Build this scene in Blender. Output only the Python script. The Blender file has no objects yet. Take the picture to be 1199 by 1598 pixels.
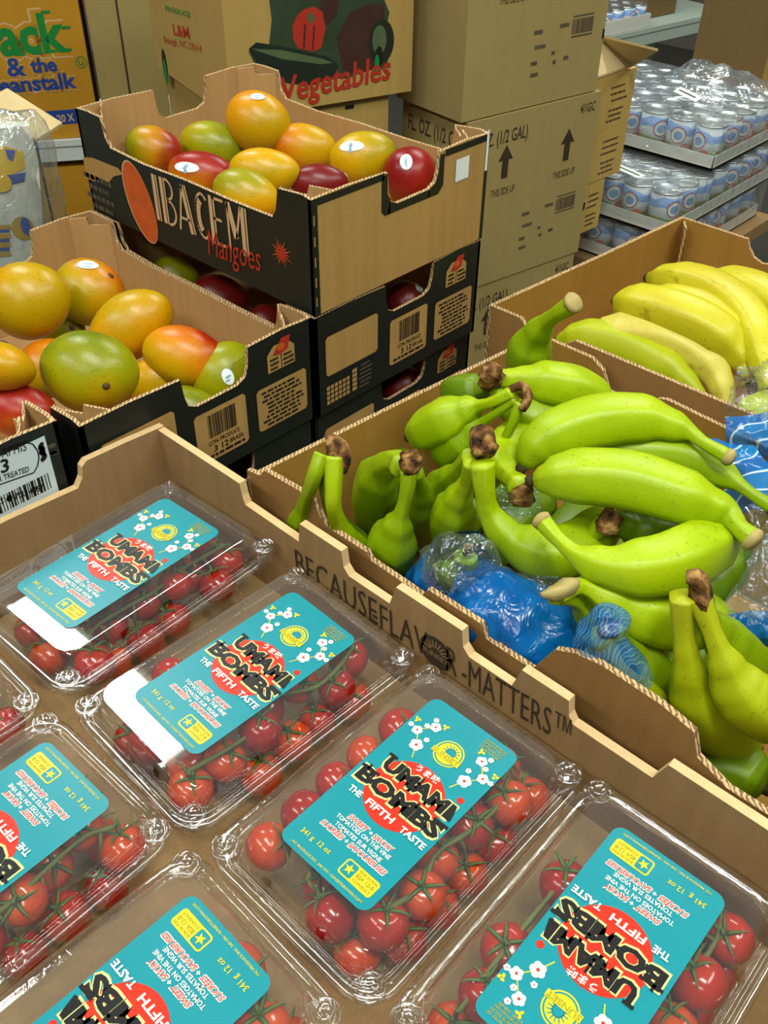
import bpy, bmesh, math, random
from mathutils import Vector, Matrix, noise
random.seed(7)
SC = bpy.context.scene
COL = SC.collection
V = Vector

# ------------------------------------------------------------------ camera
# world: x runs along the carton edges to the lower right, y to the upper right, z up.
# origin = near bottom corner of the topmost mango carton; floor is at z = -0.94
CAMP = V((0.631, -0.582, 0.456))
FPX, IW, IH = 1476.4, 1199.0, 1598.0
_p, _r, _y = [math.radians(a) for a in (39.66, 0.92, 42.47)]
FWD = V((-math.sin(_y)*math.cos(_p), math.cos(_y)*math.cos(_p), -math.sin(_p)))
_rt = V((math.cos(_y), math.sin(_y), 0))
_up = _rt.cross(FWD)
CR = _rt*math.cos(_r) + _up*math.sin(_r)
CU = -_rt*math.sin(_r) + _up*math.cos(_r)
cam = bpy.data.cameras.new('camera')
camo = bpy.data.objects.new('camera', cam); COL.objects.link(camo)
camo.matrix_world = Matrix(((CR.x, CU.x, -FWD.x, CAMP.x), (CR.y, CU.y, -FWD.y, CAMP.y), (CR.z, CU.z, -FWD.z, CAMP.z), (0, 0, 0, 1)))
cam.sensor_fit = 'VERTICAL'; cam.sensor_height = 24.0; cam.lens = FPX/IH*24.0
cam.clip_start = 0.02; cam.clip_end = 60
SC.camera = camo

# ------------------------------------------------------------------ light and exposure
SC.view_settings.view_transform = 'Standard'; SC.view_settings.look = 'None'
SC.view_settings.gamma = 1.0; SC.view_settings.use_curve_mapping = False
SC.view_settings.exposure = 0.30
world = bpy.data.worlds.new('World'); SC.world = world; world.use_nodes = True
world.node_tree.nodes['Background'].inputs[0].default_value = (0.92, 1.0, 0.96, 1)
world.node_tree.nodes['Background'].inputs[1].default_value = 0.08
CEIL = 2.15
def area(name, loc, sx, sy, power, rot=(0, 0, 0), col=(0.97, 1.0, 0.94)):
    l = bpy.data.lights.new(name, 'AREA'); l.shape = 'RECTANGLE'; l.size = sx; l.size_y = sy
    l.energy = power; l.color = col
    o = bpy.data.objects.new(name, l); o.location = loc; o.rotation_euler = rot; COL.objects.link(o)
    return o
# x, y, length, axis, power of the ceiling fixtures; the lamp sits in each fixture
FIXTURES = [(-1.80, 0.36, 1.25, 'x', 24), (1.75, 0.9, 2.4, 'y', 28), (-0.4, 1.95, 1.3, 'x', 26), (1.3, -2.2, 1.3, 'x', 18), (-0.7, -1.95, 1.8, 'x', 24), (0.75, -0.55, 1.3, 'x', 27)]
for fx, fy, fl, fa, fp in FIXTURES:
    area('ceiling_tube_light', (fx, fy, CEIL-0.075), fl if fa == 'x' else 0.24, 0.24 if fa == 'x' else fl, fp)
SC.cycles.transparent_max_bounces = 24
SC.cycles.max_bounces = 8
SC.cycles.caustics_reflective = False; SC.cycles.caustics_refractive = False

# ------------------------------------------------------------------ rays: a point seen in the picture, at a known height or depth
def ray(x, y): return CR*((x-IW/2)/FPX) + CU*(-(y-IH/2)/FPX) + FWD
def pz(x, y, z): d = ray(x, y); return CAMP + d*((z-CAMP.z)/d.z)
def pA(x, y, X): d = ray(x, y); return CAMP + d*((X-CAMP.x)/d.x)
def pB(x, y, Y): d = ray(x, y); return CAMP + d*((Y-CAMP.y)/d.y)
def pP(x, y, P, n): d = ray(x, y); return CAMP + d*((P-CAMP).dot(n)/d.dot(n))
def depth(P): return (P-CAMP).dot(FWD)

# ------------------------------------------------------------------ materials
MATS = {}
def nmat(name):
    m = bpy.data.materials.new(name); m.use_nodes = True
    nt = m.node_tree; return m, nt, nt.nodes, nt.links, nt.nodes['Principled BSDF']
def lin(c): return tuple(((v/255)/12.92 if v/255 <= 0.04045 else ((v/255+0.055)/1.055)**2.4) for v in c)
def plain(name, srgb, rough=0.6, spec=0.3, var=0.12, scale=40, bump=0.0, metal=0.0):
    if name in MATS: return MATS[name]
    m, nt, N, L, b = nmat(name)
    c = lin(srgb)
    tc = N.new('ShaderNodeTexCoord'); nz = N.new('ShaderNodeTexNoise'); nz.inputs['Scale'].default_value = scale; nz.inputs['Detail'].default_value = 4
    L.new(tc.outputs['Object'], nz.inputs['Vector'])
    mx = N.new('ShaderNodeMix'); mx.data_type = 'RGBA'
    mx.inputs[6].default_value = tuple(v*(1-var) for v in c)+(1,); mx.inputs[7].default_value = tuple(min(1, v*(1+var)) for v in c)+(1,)
    L.new(nz.outputs['Fac'], mx.inputs[0]); L.new(mx.outputs[2], b.inputs['Base Color'])
    b.inputs['Roughness'].default_value = rough; b.inputs['Specular IOR Level'].default_value = spec; b.inputs['Metallic'].default_value = metal
    if bump:
        bp = N.new('ShaderNodeBump'); bp.inputs['Strength'].default_value = bump; bp.inputs['Distance'].default_value = 0.002
        L.new(nz.outputs['Fac'], bp.inputs['Height']); L.new(bp.outputs[0], b.inputs['Normal'])
    MATS[name] = m; return m
def kraft(name, srgb, streak=90, dirn=(1, 1, 0.05), var=0.16):
    """cardboard: fibre noise, faint flute lines, scuffs"""
    if name in MATS: return MATS[name]
    m, nt, N, L, b = nmat(name); c = lin(srgb)
    tc = N.new('ShaderNodeTexCoord')
    mp = N.new('ShaderNodeMapping'); mp.inputs['Scale'].default_value = dirn; L.new(tc.outputs['Object'], mp.inputs['Vector'])
    n1 = N.new('ShaderNodeTexNoise'); n1.inputs['Scale'].default_value = streak; n1.inputs['Detail'].default_value = 3; L.new(mp.outputs[0], n1.inputs['Vector'])
    n2 = N.new('ShaderNodeTexNoise'); n2.inputs['Scale'].default_value = 9; n2.inputs['Detail'].default_value = 6; L.new(tc.outputs['Object'], n2.inputs['Vector'])
    n3 = N.new('ShaderNodeTexNoise'); n3.inputs['Scale'].default_value = 600; n3.inputs['Detail'].default_value = 2; L.new(tc.outputs['Object'], n3.inputs['Vector'])
    a = N.new('ShaderNodeMath'); a.operation = 'ADD'; L.new(n1.outputs['Fac'], a.inputs[0]); L.new(n2.outputs['Fac'], a.inputs[1])
    a2 = N.new('ShaderNodeMath'); a2.operation = 'ADD'; L.new(a.outputs[0], a2.inputs[0]); L.new(n3.outputs['Fac'], a2.inputs[1])
    mr = N.new('ShaderNodeMapRange'); mr.inputs['From Min'].default_value = 1.0; mr.inputs['From Max'].default_value = 2.0
    L.new(a2.outputs[0], mr.inputs['Value'])
    mx = N.new('ShaderNodeMix'); mx.data_type = 'RGBA'
    mx.inputs[6].default_value = tuple(v*(1-var) for v in c)+(1,); mx.inputs[7].default_value = tuple(min(1, v*(1+var)) for v in c)+(1,)
    L.new(mr.outputs[0], mx.inputs[0]); L.new(mx.outputs[2], b.inputs['Base Color'])
    b.inputs['Roughness'].default_value = 0.75; b.inputs['Specular IOR Level'].default_value = 0.2
    bp = N.new('ShaderNodeBump'); bp.inputs['Strength'].default_value = 0.25; bp.inputs['Distance'].default_value = 0.001
    L.new(a.outputs[0], bp.inputs['Height']); L.new(bp.outputs[0], b.inputs['Normal'])
    MATS[name] = m; return m
def flute(name, c1, c2, scale=140):
    """cut edge of corrugated board: the zig-zag of the flutes"""
    if name in MATS: return MATS[name]
    m, nt, N, L, b = nmat(name)
    tc = N.new('ShaderNodeTexCoord'); mp = N.new('ShaderNodeMapping'); mp.inputs['Scale'].default_value = (1, 1, 0.4); L.new(tc.outputs['Object'], mp.inputs[0])
    w = N.new('ShaderNodeTexWave'); w.bands_direction = 'DIAGONAL'; w.inputs['Scale'].default_value = scale; w.inputs['Distortion'].default_value = 5; w.inputs['Detail Scale'].default_value = 2
    L.new(mp.outputs[0], w.inputs['Vector'])
    rp = N.new('ShaderNodeValToRGB'); rp.color_ramp.elements[0].position = 0.25; rp.color_ramp.elements[0].color = lin(c2)+(1,); rp.color_ramp.elements[1].position = 0.6; rp.color_ramp.elements[1].color = lin(c1)+(1,)
    L.new(w.outputs['Fac'], rp.inputs[0]); L.new(rp.outputs[0], b.inputs['Base Color']); b.inputs['Roughness'].default_value = 0.85
    MATS[name] = m; return m
def film(name, tint=(1, 1, 1), base=0.05, power=3.0, gain=0.75, haze=0.0, hazecol=(0.9, 0.95, 1), rough=0.04, bump=0.0, bscale=60, bdist=0.003):
    """thin clear plastic: see-through sheet with a fresnel-like gloss and a little haze"""
    if name in MATS: return MATS[name]
    m, nt, N, L, b = nmat(name); N.remove(b); out = N['Material Output']
    t = N.new('ShaderNodeBsdfTransparent'); t.inputs[0].default_value = tint+(1,)
    g = N.new('ShaderNodeBsdfGlossy'); g.inputs['Roughness'].default_value = rough; g.inputs[0].default_value = (1, 1, 1, 1)
    lw = N.new('ShaderNodeLayerWeight'); lw.inputs['Blend'].default_value = 0.5
    pw = N.new('ShaderNodeMath'); pw.operation = 'POWER'; pw.inputs[1].default_value = power; L.new(lw.outputs['Facing'], pw.inputs[0])
    ml = N.new('ShaderNodeMath'); ml.operation = 'MULTIPLY_ADD'; ml.inputs[1].default_value = gain; ml.inputs[2].default_value = base; ml.use_clamp = True; L.new(pw.outputs[0], ml.inputs[0])
    d = N.new('ShaderNodeBsdfDiffuse'); d.inputs[0].default_value = hazecol+(1,)
    m1 = N.new('ShaderNodeMixShader'); m1.inputs[0].default_value = haze; L.new(t.outputs[0], m1.inputs[1]); L.new(d.outputs[0], m1.inputs[2])
    m2 = N.new('ShaderNodeMixShader'); L.new(ml.outputs[0], m2.inputs[0]); L.new(m1.outputs[0], m2.inputs[1]); L.new(g.outputs[0], m2.inputs[2])
    L.new(m2.outputs[0], out.inputs['Surface'])
    if bump:
        tc = N.new('ShaderNodeTexCoord'); nz = N.new('ShaderNodeTexNoise'); nz.inputs['Scale'].default_value = bscale; nz.inputs['Detail'].default_value = 3; nz.inputs['Distortion'].default_value = 1.5
        L.new(tc.outputs['Object'], nz.inputs[0])
        bp = N.new('ShaderNodeBump'); bp.inputs['Strength'].default_value = bump; bp.inputs['Distance'].default_value = bdist; L.new(nz.outputs['Fac'], bp.inputs['Height'])
        L.new(bp.outputs[0], g.inputs['Normal']); L.new(bp.outputs[0], lw.inputs['Normal'])
    MATS[name] = m; return m
def fruit(name, base, mid, blush, direc=(0, 0, 0), off=0.0, rough=0.34, speck=0.5, nscale=2.5, namp=0.5, spec=0.38, bump=0.05, bruise=0.0):
    """fruit skin: base colour running into a blush along an axis of the fruit itself, lenticel specks"""
    if name in MATS: return MATS[name]
    m, nt, N, L, b = nmat(name)
    tc = N.new('ShaderNodeTexCoord')
    sub = N.new('ShaderNodeVectorMath'); sub.operation = 'SUBTRACT'; sub.inputs[1].default_value = (0.5, 0.5, 0.5); L.new(tc.outputs['Generated'], sub.inputs[0])
    dt = N.new('ShaderNodeVectorMath'); dt.operation = 'DOT_PRODUCT'; dt.inputs[1].default_value = direc; L.new(sub.outputs[0], dt.inputs[0])
    nz = N.new('ShaderNodeTexNoise'); nz.inputs['Scale'].default_value = nscale; nz.inputs['Detail'].default_value = 5; L.new(tc.outputs['Generated'], nz.inputs['Vector'])
    ma = N.new('ShaderNodeMath'); ma.operation = 'MULTIPLY_ADD'; ma.inputs[1].default_value = namp; L.new(nz.outputs['Fac'], ma.inputs[0]); L.new(dt.outputs['Value'], ma.inputs[2])
    ad = N.new('ShaderNodeMath'); ad.operation = 'ADD'; ad.inputs[1].default_value = 0.5-namp*0.5+off; L.new(ma.outputs[0], ad.inputs[0])
    rp = N.new('ShaderNodeValToRGB'); e = rp.color_ramp.elements; e[0].position = 0.25; e[0].color = lin(base)+(1,); e[1].position = 0.85; e[1].color = lin(blush)+(1,)
    k = e.new(0.55); k.color = lin(mid)+(1,)
    L.new(ad.outputs[0], rp.inputs[0])
    vo = N.new('ShaderNodeTexNoise'); vo.inputs['Scale'].default_value = 38; vo.inputs['Detail'].default_value = 1.5; L.new(tc.outputs['Generated'], vo.inputs['Vector'])
    r2 = N.new('ShaderNodeValToRGB'); r2.color_ramp.elements[0].position = 0.27; r2.color_ramp.elements[0].color = (1-speck, 1-speck, 1-speck, 1); r2.color_ramp.elements[1].position = 0.36; r2.color_ramp.elements[1].color = (1, 1, 1, 1)
    L.new(vo.outputs['Fac'], r2.inputs[0])
    mx = N.new('ShaderNodeMix'); mx.data_type = 'RGBA'; mx.blend_type = 'MULTIPLY'; mx.inputs[0].default_value = 1; L.new(rp.outputs[0], mx.inputs[6]); L.new(r2.outputs[0], mx.inputs[7])
    last = mx.outputs[2]
    if bruise:
        nb = N.new('ShaderNodeTexNoise'); nb.inputs['Scale'].default_value = 9; nb.inputs['Detail'].default_value = 4; L.new(tc.outputs['Object'], nb.inputs['Vector']); nb.inputs['Scale'].default_value = 34
        rb = N.new('ShaderNodeValToRGB'); rb.color_ramp.elements[0].position = 0.66; rb.color_ramp.elements[0].color = (0, 0, 0, 1); rb.color_ramp.elements[1].position = 0.76; rb.color_ramp.elements[1].color = (bruise, bruise, bruise, 1); L.new(nb.outputs['Fac'], rb.inputs[0])
        m3 = N.new('ShaderNodeMix'); m3.data_type = 'RGBA'; L.new(rb.outputs[0], m3.inputs[0]); L.new(last, m3.inputs[6]); m3.inputs[7].default_value = lin((104, 72, 14))+(1,); last = m3.outputs[2]
    L.new(last, b.inputs['Base Color'])
    b.inputs['Roughness'].default_value = rough; b.inputs['Specular IOR Level'].default_value = spec
    n4 = N.new('ShaderNodeTexNoise'); n4.inputs['Scale'].default_value = 20; L.new(tc.outputs['Generated'], n4.inputs['Vector'])
    bp = N.new('ShaderNodeBump'); bp.inputs['Strength'].default_value = bump; bp.inputs['Distance'].default_value = 0.004; L.new(n4.outputs['Fac'], bp.inputs['Height']); L.new(bp.outputs[0], b.inputs['Normal'])
    MATS[name] = m; return m

K_TAN = kraft('kraft_tan', (170, 134, 76))          # mango carton boards
K_IN = kraft('kraft_inner', (178, 140, 90))
K_TRAY = kraft('kraft_tray', (156, 124, 82), dirn=(1, 1, 0.1))
K_TRAYTOP = kraft('kraft_tray_fold', (204, 172, 124))
K_BAN = kraft('kraft_banana_box', (160, 118, 50))
K_BAN2 = kraft('kraft_banana_outer', (150, 112, 62))
K_CART = kraft('kraft_carton', (160, 140, 86), var=0.07)
K_CART2 = kraft('kraft_carton_side', (156, 134, 84), var=0.07)
K_VEG = kraft('kraft_vegetable_carton', (174, 144, 80), var=0.1)
K_JACK = kraft('kraft_golden', (186, 134, 34), var=0.08)
K_FLAP = kraft('kraft_flap', (205, 182, 132), var=0.08)
K_OPEN = kraft('kraft_open_carton', (188, 156, 84), var=0.08)
FLUTE = flute('flute_edge', (196, 164, 116), (112, 84, 52))
FLUTE_D = flute('flute_edge_dark', (150, 118, 80), (80, 58, 38))
BLACK = plain('black_print', (25, 30, 24), 0.5, 0.35, var=0.3, scale=120)
BLK = plain('black_ink', (28, 26, 24), 0.6, 0.2)
INK_BR = plain('brown_ink', (62, 50, 36), 0.7, 0.2)
INK_GR = plain('grey_ink', (88, 78, 62), 0.7, 0.2)
CREAM = plain('cream_print', (205, 170, 125), 0.6, 0.2)
REDP = plain('red_print', (172, 50, 34), 0.6, 0.2)
ORANGEP = plain('orange_print', (196, 88, 38), 0.6, 0.2, var=0.3, scale=60)
WHITE = plain('white_paper', (225, 232, 230), 0.55, 0.3, var=0.05)
PALEP = plain('pale_label_paper', (208, 222, 222), 0.55, 0.3, var=0.05)
TEAL = plain('teal_label', (4, 128, 138), 0.35, 0.4, var=0.05)
L_RED = plain('label_red', (222, 38, 10), 0.35, 0.4, var=0.04)
L_YEL = plain('label_yellow', (204, 186, 30), 0.35, 0.4, var=0.05)
L_WHITE = plain('label_white', (222, 220, 208), 0.35, 0.4, var=0.03)
L_BLACK = plain('label_black', (18, 16, 16), 0.35, 0.4)
L_CREAM = plain('label_cream', (204, 202, 128), 0.35, 0.4, var=0.04)
L_OLIVE = plain('label_olive', (150, 140, 30), 0.4, 0.4)
GREENP = plain('green_print', (28, 128, 56), 0.6, 0.2)
BLUEP = plain('blue_print', (36, 66, 140), 0.6, 0.2)
DGREEN = plain('dark_green_print', (52, 66, 44), 0.6, 0.2, var=0.4, scale=30)
DGREEN2 = plain('deep_green_print', (34, 42, 32), 0.6, 0.2, var=0.3, scale=30)
MGREEN = plain('mid_green_print', (84, 100, 66), 0.6, 0.2, var=0.3, scale=30)
MAROON = plain('maroon_print', (66, 42, 34), 0.6, 0.2, var=0.3)

# ------------------------------------------------------------------ mesh builder
_TX = {}
def text_geo(s, bold=0.0, shear=0.0, res=2):
    key = (s, bold, shear, res)
    if key in _TX: return _TX[key]
    c = bpy.data.curves.new('t', 'FONT'); c.body = s; c.size = 1; c.offset = bold; c.shear = shear; c.resolution_u = res; c.fill_mode = 'FRONT'
    o = bpy.data.objects.new('t', c); COL.objects.link(o); bpy.context.view_layer.update()
    dg = bpy.context.evaluated_depsgraph_get()
    me = bpy.data.meshes.new_from_object(o.evaluated_get(dg))
    vs = [(v.co.x, v.co.y) for v in me.vertices]; fs = [tuple(p.vertices) for p in me.polygons]
    bpy.data.objects.remove(o); bpy.data.curves.remove(c); bpy.data.meshes.remove(me)
    x0 = min(v[0] for v in vs); x1 = max(v[0] for v in vs); y0 = min(v[1] for v in vs); y1 = max(v[1] for v in vs)
    _TX[key] = (vs, fs, x0, x1, y0, y1); return _TX[key]

class MB:
    def __init__(s): s.v = []; s.f = []; s.m = []; s.sm = []; s.mats = []
    def mi(s, m):
        if m not in s.mats: s.mats.append(m)
        return s.mats.index(m)
    def add(s, pts, faces, m, smooth=False):
        b = len(s.v); s.v += [V(p) for p in pts]; k = s.mi(m)
        for f in faces: s.f.append([b+i for i in f]); s.m.append(k); s.sm.append(smooth)
    def face(s, pts, m): s.add(pts, [list(range(len(pts)))], m)
    def prism(s, poly, o, u, v, n, th, mf, ms=None, mb=None):
        """poly in (u,v); front face on the plane, body extends th behind it (against n)"""
        ms = ms or mf; mb = mb or mf; o = V(o); k = len(poly)
        fr = [o+u*a+v*b for a, b in poly]; bk = [p-n*th for p in fr]
        s.add(fr, [list(range(k))], mf); s.add(bk, [list(range(k-1, -1, -1))], mb)
        s.add(fr+bk, [[i, i+k, (i+1) % k+k, (i+1) % k] for i in range(k)], ms)
    def box(s, lo, hi, m, mt=None):
        x0, y0, z0 = lo; x1, y1, z1 = hi
        p = [(x0, y0, z0), (x1, y0, z0), (x1, y1, z0), (x0, y1, z0), (x0, y0, z1), (x1, y0, z1), (x1, y1, z1), (x0, y1, z1)]
        s.add(p, [[0, 3, 2, 1], [0, 1, 5, 4], [1, 2, 6, 5], [2, 3, 7, 6], [3, 0, 4, 7]], m); s.add(p, [[4, 5, 6, 7]], mt or m)
    def loops(s, lps, m, smooth=True, close=True, cap0=False, cap1=False, skip=None):
        n = len(lps[0]); pts = [p for l in lps for p in l]; fs = []
        for i in range(len(lps)-1):
            for j in range(n if close else n-1):
                if skip and (i, j) in skip: continue
                a, b = i*n+j, i*n+(j+1) % n; fs.append([a, b, b+n, a+n])
        if cap0: fs.append(list(range(n-1, -1, -1)))
        if cap1: fs.append([(len(lps)-1)*n+j for j in range(n)])
        s.add(pts, fs, m, smooth)
    def tube(s, pts, rad, m, seg=10, shape=None, cap=True, smooth=True, up=None):
        pts = [V(p) for p in pts]; lps = []; n = len(pts)
        t0 = (pts[1]-pts[0]).normalized(); ref = V(up) if up else (V((0, 0, 1)) if abs(t0.z) < 0.9 else V((1, 0, 0)))
        a = (ref-t0*ref.dot(t0)).normalized()
        for i in range(n):
            t = (pts[min(i+1, n-1)]-pts[max(i-1, 0)]).normalized(); a = (a-t*a.dot(t)).normalized(); b = t.cross(a)
            r = rad[i] if hasattr(rad, '__len__') else rad
            lps.append([pts[i]+(a*math.cos(q)+b*math.sin(q))*r*(shape(q) if shape else 1) for q in [2*math.pi*k/seg for k in range(seg)]])
        s.loops(lps, m, smooth, True, cap, cap)
    def poly(s, F, pts, m, lift=0.0004): s.face([F.at(a, b, lift) for a, b in pts], m)
    def rect(s, F, a0, b0, a1, b1, m, lift=0.0004): s.poly(F, [(a0, b0), (a1, b0), (a1, b1), (a0, b1)], m, lift)
    def ell(s, F, a, b, ra, rb, m, lift=0.0004, n=24, rot=0):
        c, sn = math.cos(rot), math.sin(rot)
        s.poly(F, [(a+ra*math.cos(q)*c-rb*math.sin(q)*sn, b+ra*math.cos(q)*sn+rb*math.sin(q)*c) for q in [2*math.pi*i/n for i in range(n)]], m, lift)
    def ring(s, F, a, b, r0, r1, m, lift=0.0004, n=32):
        p = [F.at(a+r*math.cos(2*math.pi*i/n), b+r*math.sin(2*math.pi*i/n), lift) for r in (r0, r1) for i in range(n)]
        s.add(p, [[i, (i+1) % n, (i+1) % n+n, i+n] for i in range(n)], m)
    def text(s, F, t, p0, p1, h, m, bold=0.0, shear=0.0, lift=0.0006, res=2):
        """letters fitted between the baseline ends p0 and p1 with cap height h"""
        vs, fs, x0, x1, y0, y1 = text_geo(t, bold, shear, res)
        p0 = V(p0); p1 = V(p1); d = p1-p0; ln = d.length; d /= ln; e = V((-d.y, d.x))
        pts = []
        for x, y in vs:
            q = p0+d*((x-x0)/(x1-x0)*ln)+e*(y/0.73*h); pts.append(F.at(q.x, q.y, lift))
        s.add(pts, fs, m)
    def line(s, F, p0, p1, w, m, lift=0.0005):
        p0 = V(p0); p1 = V(p1); d = (p1-p0).normalized(); e = V((-d.y, d.x))*w/2
        s.poly(F, [p0-e, p1-e, p1+e, p0+e], m, lift)
    def build(s, name, parent=None, local=False, org=None):
        """builder coordinates are world ones unless local; the mesh is stored relative to its parent or origin"""
        pts = s.v
        if parent and not local:
            iv = wmat(parent).inverted(); pts = [iv @ p for p in pts]
        if org is not None: org = V(org); pts = [p-org for p in pts]
        me = bpy.data.meshes.new(name); me.from_pydata([tuple(p) for p in pts], [], s.f)
        for m in s.mats: me.materials.append(m)
        me.polygons.foreach_set('material_index', s.m); me.polygons.foreach_set('use_smooth', s.sm); me.update()
        o = bpy.data.objects.new(name, me); COL.objects.link(o)
        if org is not None: o.location = org
        if parent: o.parent = parent
        return o
def wmat(o):
    m = o.matrix_basis.copy()
    return wmat(o.parent) @ m if o.parent else m
class Face:
    def __init__(s, o, u, v, n): s.o, s.u, s.v, s.n = V(o), V(u), V(v), V(n)
    def at(s, a, b, l=0.0): return s.o+s.u*a+s.v*b+s.n*l
    def px(s, x, y):
        p = pP(x, y, s.o, s.n)-s.o; return V((p.dot(s.u), p.dot(s.v)))
X, Y, Z = V((1, 0, 0)), V((0, 1, 0)), V((0, 0, 1))
def tag(o, label, cat, group=None, kind=None):
    o['label'] = label; o['category'] = cat
    if group: o['group'] = group
    if kind: o['kind'] = kind
    return o
def thing(name, label, cat, loc=(0, 0, 0), group=None, rz=0.0):
    o = bpy.data.objects.new(name, None); o.empty_display_size = 0.02; COL.objects.link(o); o.location = loc; o.rotation_euler = (0, 0, rz)
    bpy.context.view_layer.update()
    return tag(o, label, cat, group)
def struct(name, mb):
    o = mb.build(name); o['kind'] = 'structure'; return o
def catmull(P, n):
    P = [V(p) for p in P]; Q = [P[0]*2-P[1]]+P+[P[-1]*2-P[-2]]; out = []
    m = len(P)-1
    for i in range(n+1):
        t = i/n*m; k = min(int(t), m-1); t -= k; a, b, c, d = Q[k:k+4]
        out.append(0.5*((2*b)+(c-a)*t+(2*a-5*b+4*c-d)*t*t+(3*b-a-3*c+d)*t**3))
    return out

# ================================================================== the room
M_FLOOR = plain('concrete_floor', (84, 82, 76), 0.6, 0.3, scale=6)
M_WALL = plain('painted_wall', (120, 116, 106), 0.8, 0.2, scale=5, var=0.05)
M_CEIL = plain('ceiling_tiles', (150, 150, 145), 0.9, 0.1, scale=3, var=0.04)
m = MB(); m.box((-4.5, -4, -1.0), (4, 5, -0.94), M_FLOOR); struct('floor', m)
m = MB(); m.box((-4.5, -4, CEIL), (4, 5, CEIL+0.06), M_CEIL); struct('ceiling', m)
m = MB(); m.box((-4.5, 4.9, -0.94), (4, 5, CEIL), M_WALL); struct('wall_back', m)
m = MB(); m.box((-4.5, -4, -0.94), (-4.4, 4.9, CEIL), M_WALL); struct('wall_left', m)
M_LAMP = bpy.data.materials.new('lamp_diffuser'); M_LAMP.use_nodes = True
_b = M_LAMP.node_tree.nodes['Principled BSDF']; _b.inputs['Base Color'].default_value = (0.9, 0.9, 0.88, 1); _b.inputs['Emission Color'].default_value = (0.95, 1, 0.93, 1); _b.inputs['Emission Strength'].default_value = 6.0
M_WMETAL = plain('white_metal', (205, 212, 206), 0.4, 0.4, var=0.05)
for fx, fy, fl, fa, fp in FIXTURES:
    t = thing('ceiling_light', 'white fluorescent ceiling fixture outside the picture above the produce', 'light', (fx, fy, CEIL), 'ceiling fixtures above the produce')
    hx, hy = (fl/2, 0.13) if fa == 'x' else (0.13, fl/2)
    m = MB(); m.box((fx-hx-0.03, fy-hy-0.03, CEIL-0.05), (fx+hx+0.03, fy+hy+0.03, CEIL), M_WMETAL); m.build('housing', t)
    m = MB(); m.box((fx-hx, fy-hy, CEIL-0.07), (fx+hx, fy+hy, CEIL-0.05), M_LAMP); m.build('diffuser', t)

def board_table(name, label, x0, x1, y0, y1, ztop, mat, floor=-0.94, th=0.03):
    t = thing(name, label, 'table', ((x0+x1)/2, (y0+y1)/2, floor))
    m = MB(); m.box((x0, y0, ztop-th), (x1, y1, ztop), mat); m.build('table_top', t)
    for a in (x0+0.05, x1-0.1):
        for b in (y0+0.05, y1-0.1):
            m = MB(); m.box((a, b, floor), (a+0.05, b+0.05, ztop-th), mat); m.build('leg', t)
    return t
M_TABLE = plain('grey_table', (128, 128, 118), 0.6, 0.3, scale=12)
TZ = -0.24
board_table('display_table', 'grey display table under the mango cartons and the tomato tray', -0.43, 0.74, -0.86, 0.222, TZ, M_TABLE)
board_table('display_table', 'grey display table under the box of yellow bananas', 0.03, 0.74, 0.225, 0.66, TZ, M_TABLE)
board_table('side_table', 'grey side table carrying the clear snack bag at the left edge', -1.3, -0.44, -0.86, 0.03, TZ, M_TABLE)

# ================================================================== closed cartons
def px_dep(x, y, d): return CAMP+ray(x, y)*d
def carton(name, label, P, R, d, h, mat, mat2, group=None, tape=True):
    """P front-left-bottom, R front-right-bottom corner; depth d away from the viewer; returns root, front and left faces"""
    P = V(P); R = V(R); R.z = P.z; e = (R-P).normalized(); w = (R-P).length; n = e.cross(Z)
    t = thing(name, label, 'carton', (P+R)/2-n*d/2, group)
    m = MB(); a = P; B = R-n*d; c = P-n*d
    def q(p, z): return p+Z*z
    m.face([q(a, 0), q(R, 0), q(R, h), q(a, h)], mat)
    m.face([q(c, 0), q(a, 0), q(a, h), q(c, h)], mat2)
    m.face([q(R, 0), q(B, 0), q(B, h), q(R, h)], mat2)
    m.face([q(B, 0), q(c, 0), q(c, h), q(B, h)], mat)
    m.face([q(a, 0), q(c, 0), q(B, 0), q(R, 0)], mat2)
    ins = 0.004
    F = Face(P, e, Z, n); FL = Face(c, n, Z, -e); FT = Face(P+Z*h, e, -n, Z)
    # two top flaps meeting over the middle, seam shows as a groove
    m.face([FT.at(0, 0), FT.at(w, 0), FT.at(w, d/2-0.002), FT.at(0, d/2-0.002)], mat2)
    m.face([FT.at(0, d/2+0.002), FT.at(w, d/2+0.002), FT.at(w, d), FT.at(0, d)], mat2)
    m.face([FT.at(0, d/2-0.002, -0.003), FT.at(w, d/2-0.002, -0.003), FT.at(w, d/2+0.002, -0.003), FT.at(0, d/2+0.002, -0.003)], INK_BR)
    return t, m, F, FL, FT, w
def arrow(m, F, a, b, s, mat):
    m.poly(F, [(a-s*0.13, b), (a+s*0.13, b), (a+s*0.13, b+s*0.55), (a+s*0.3, b+s*0.55), (a, b+s), (a-s*0.3, b+s*0.55), (a-s*0.13, b+s*0.55)], mat)
def barcode(m, F, a0, b0, a1, b1, mat, seed=1, lift=0.0006):
    r = random.Random(seed); a = a0
    while a < a1:
        w = r.choice([1, 1, 2, 3])*(a1-a0)/75; m.rect(F, a, b0, min(a+w, a1), b1, mat, lift); a += w+r.choice([1, 1, 2])*(a1-a0)/75
def scribble(m, F, a0, b0, a1, b1, rows, mat, seed=1, lift=0.0006):
    """rows of print too small to read: rows of short dashes"""
    r = random.Random(seed); hgt = (b1-b0)/rows
    for i in range(rows):
        a = a0+r.random()*(a1-a0)*0.15; e = a1-r.random()*(a1-a0)*0.25; b = b0+hgt*(i+0.25)
        while a < e:
            w = (a1-a0)*(0.06+0.12*r.random()); m.rect(F, a, b, min(a+w, e), b+hgt*0.5, mat, lift); a += w+(a1-a0)*0.03

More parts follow.
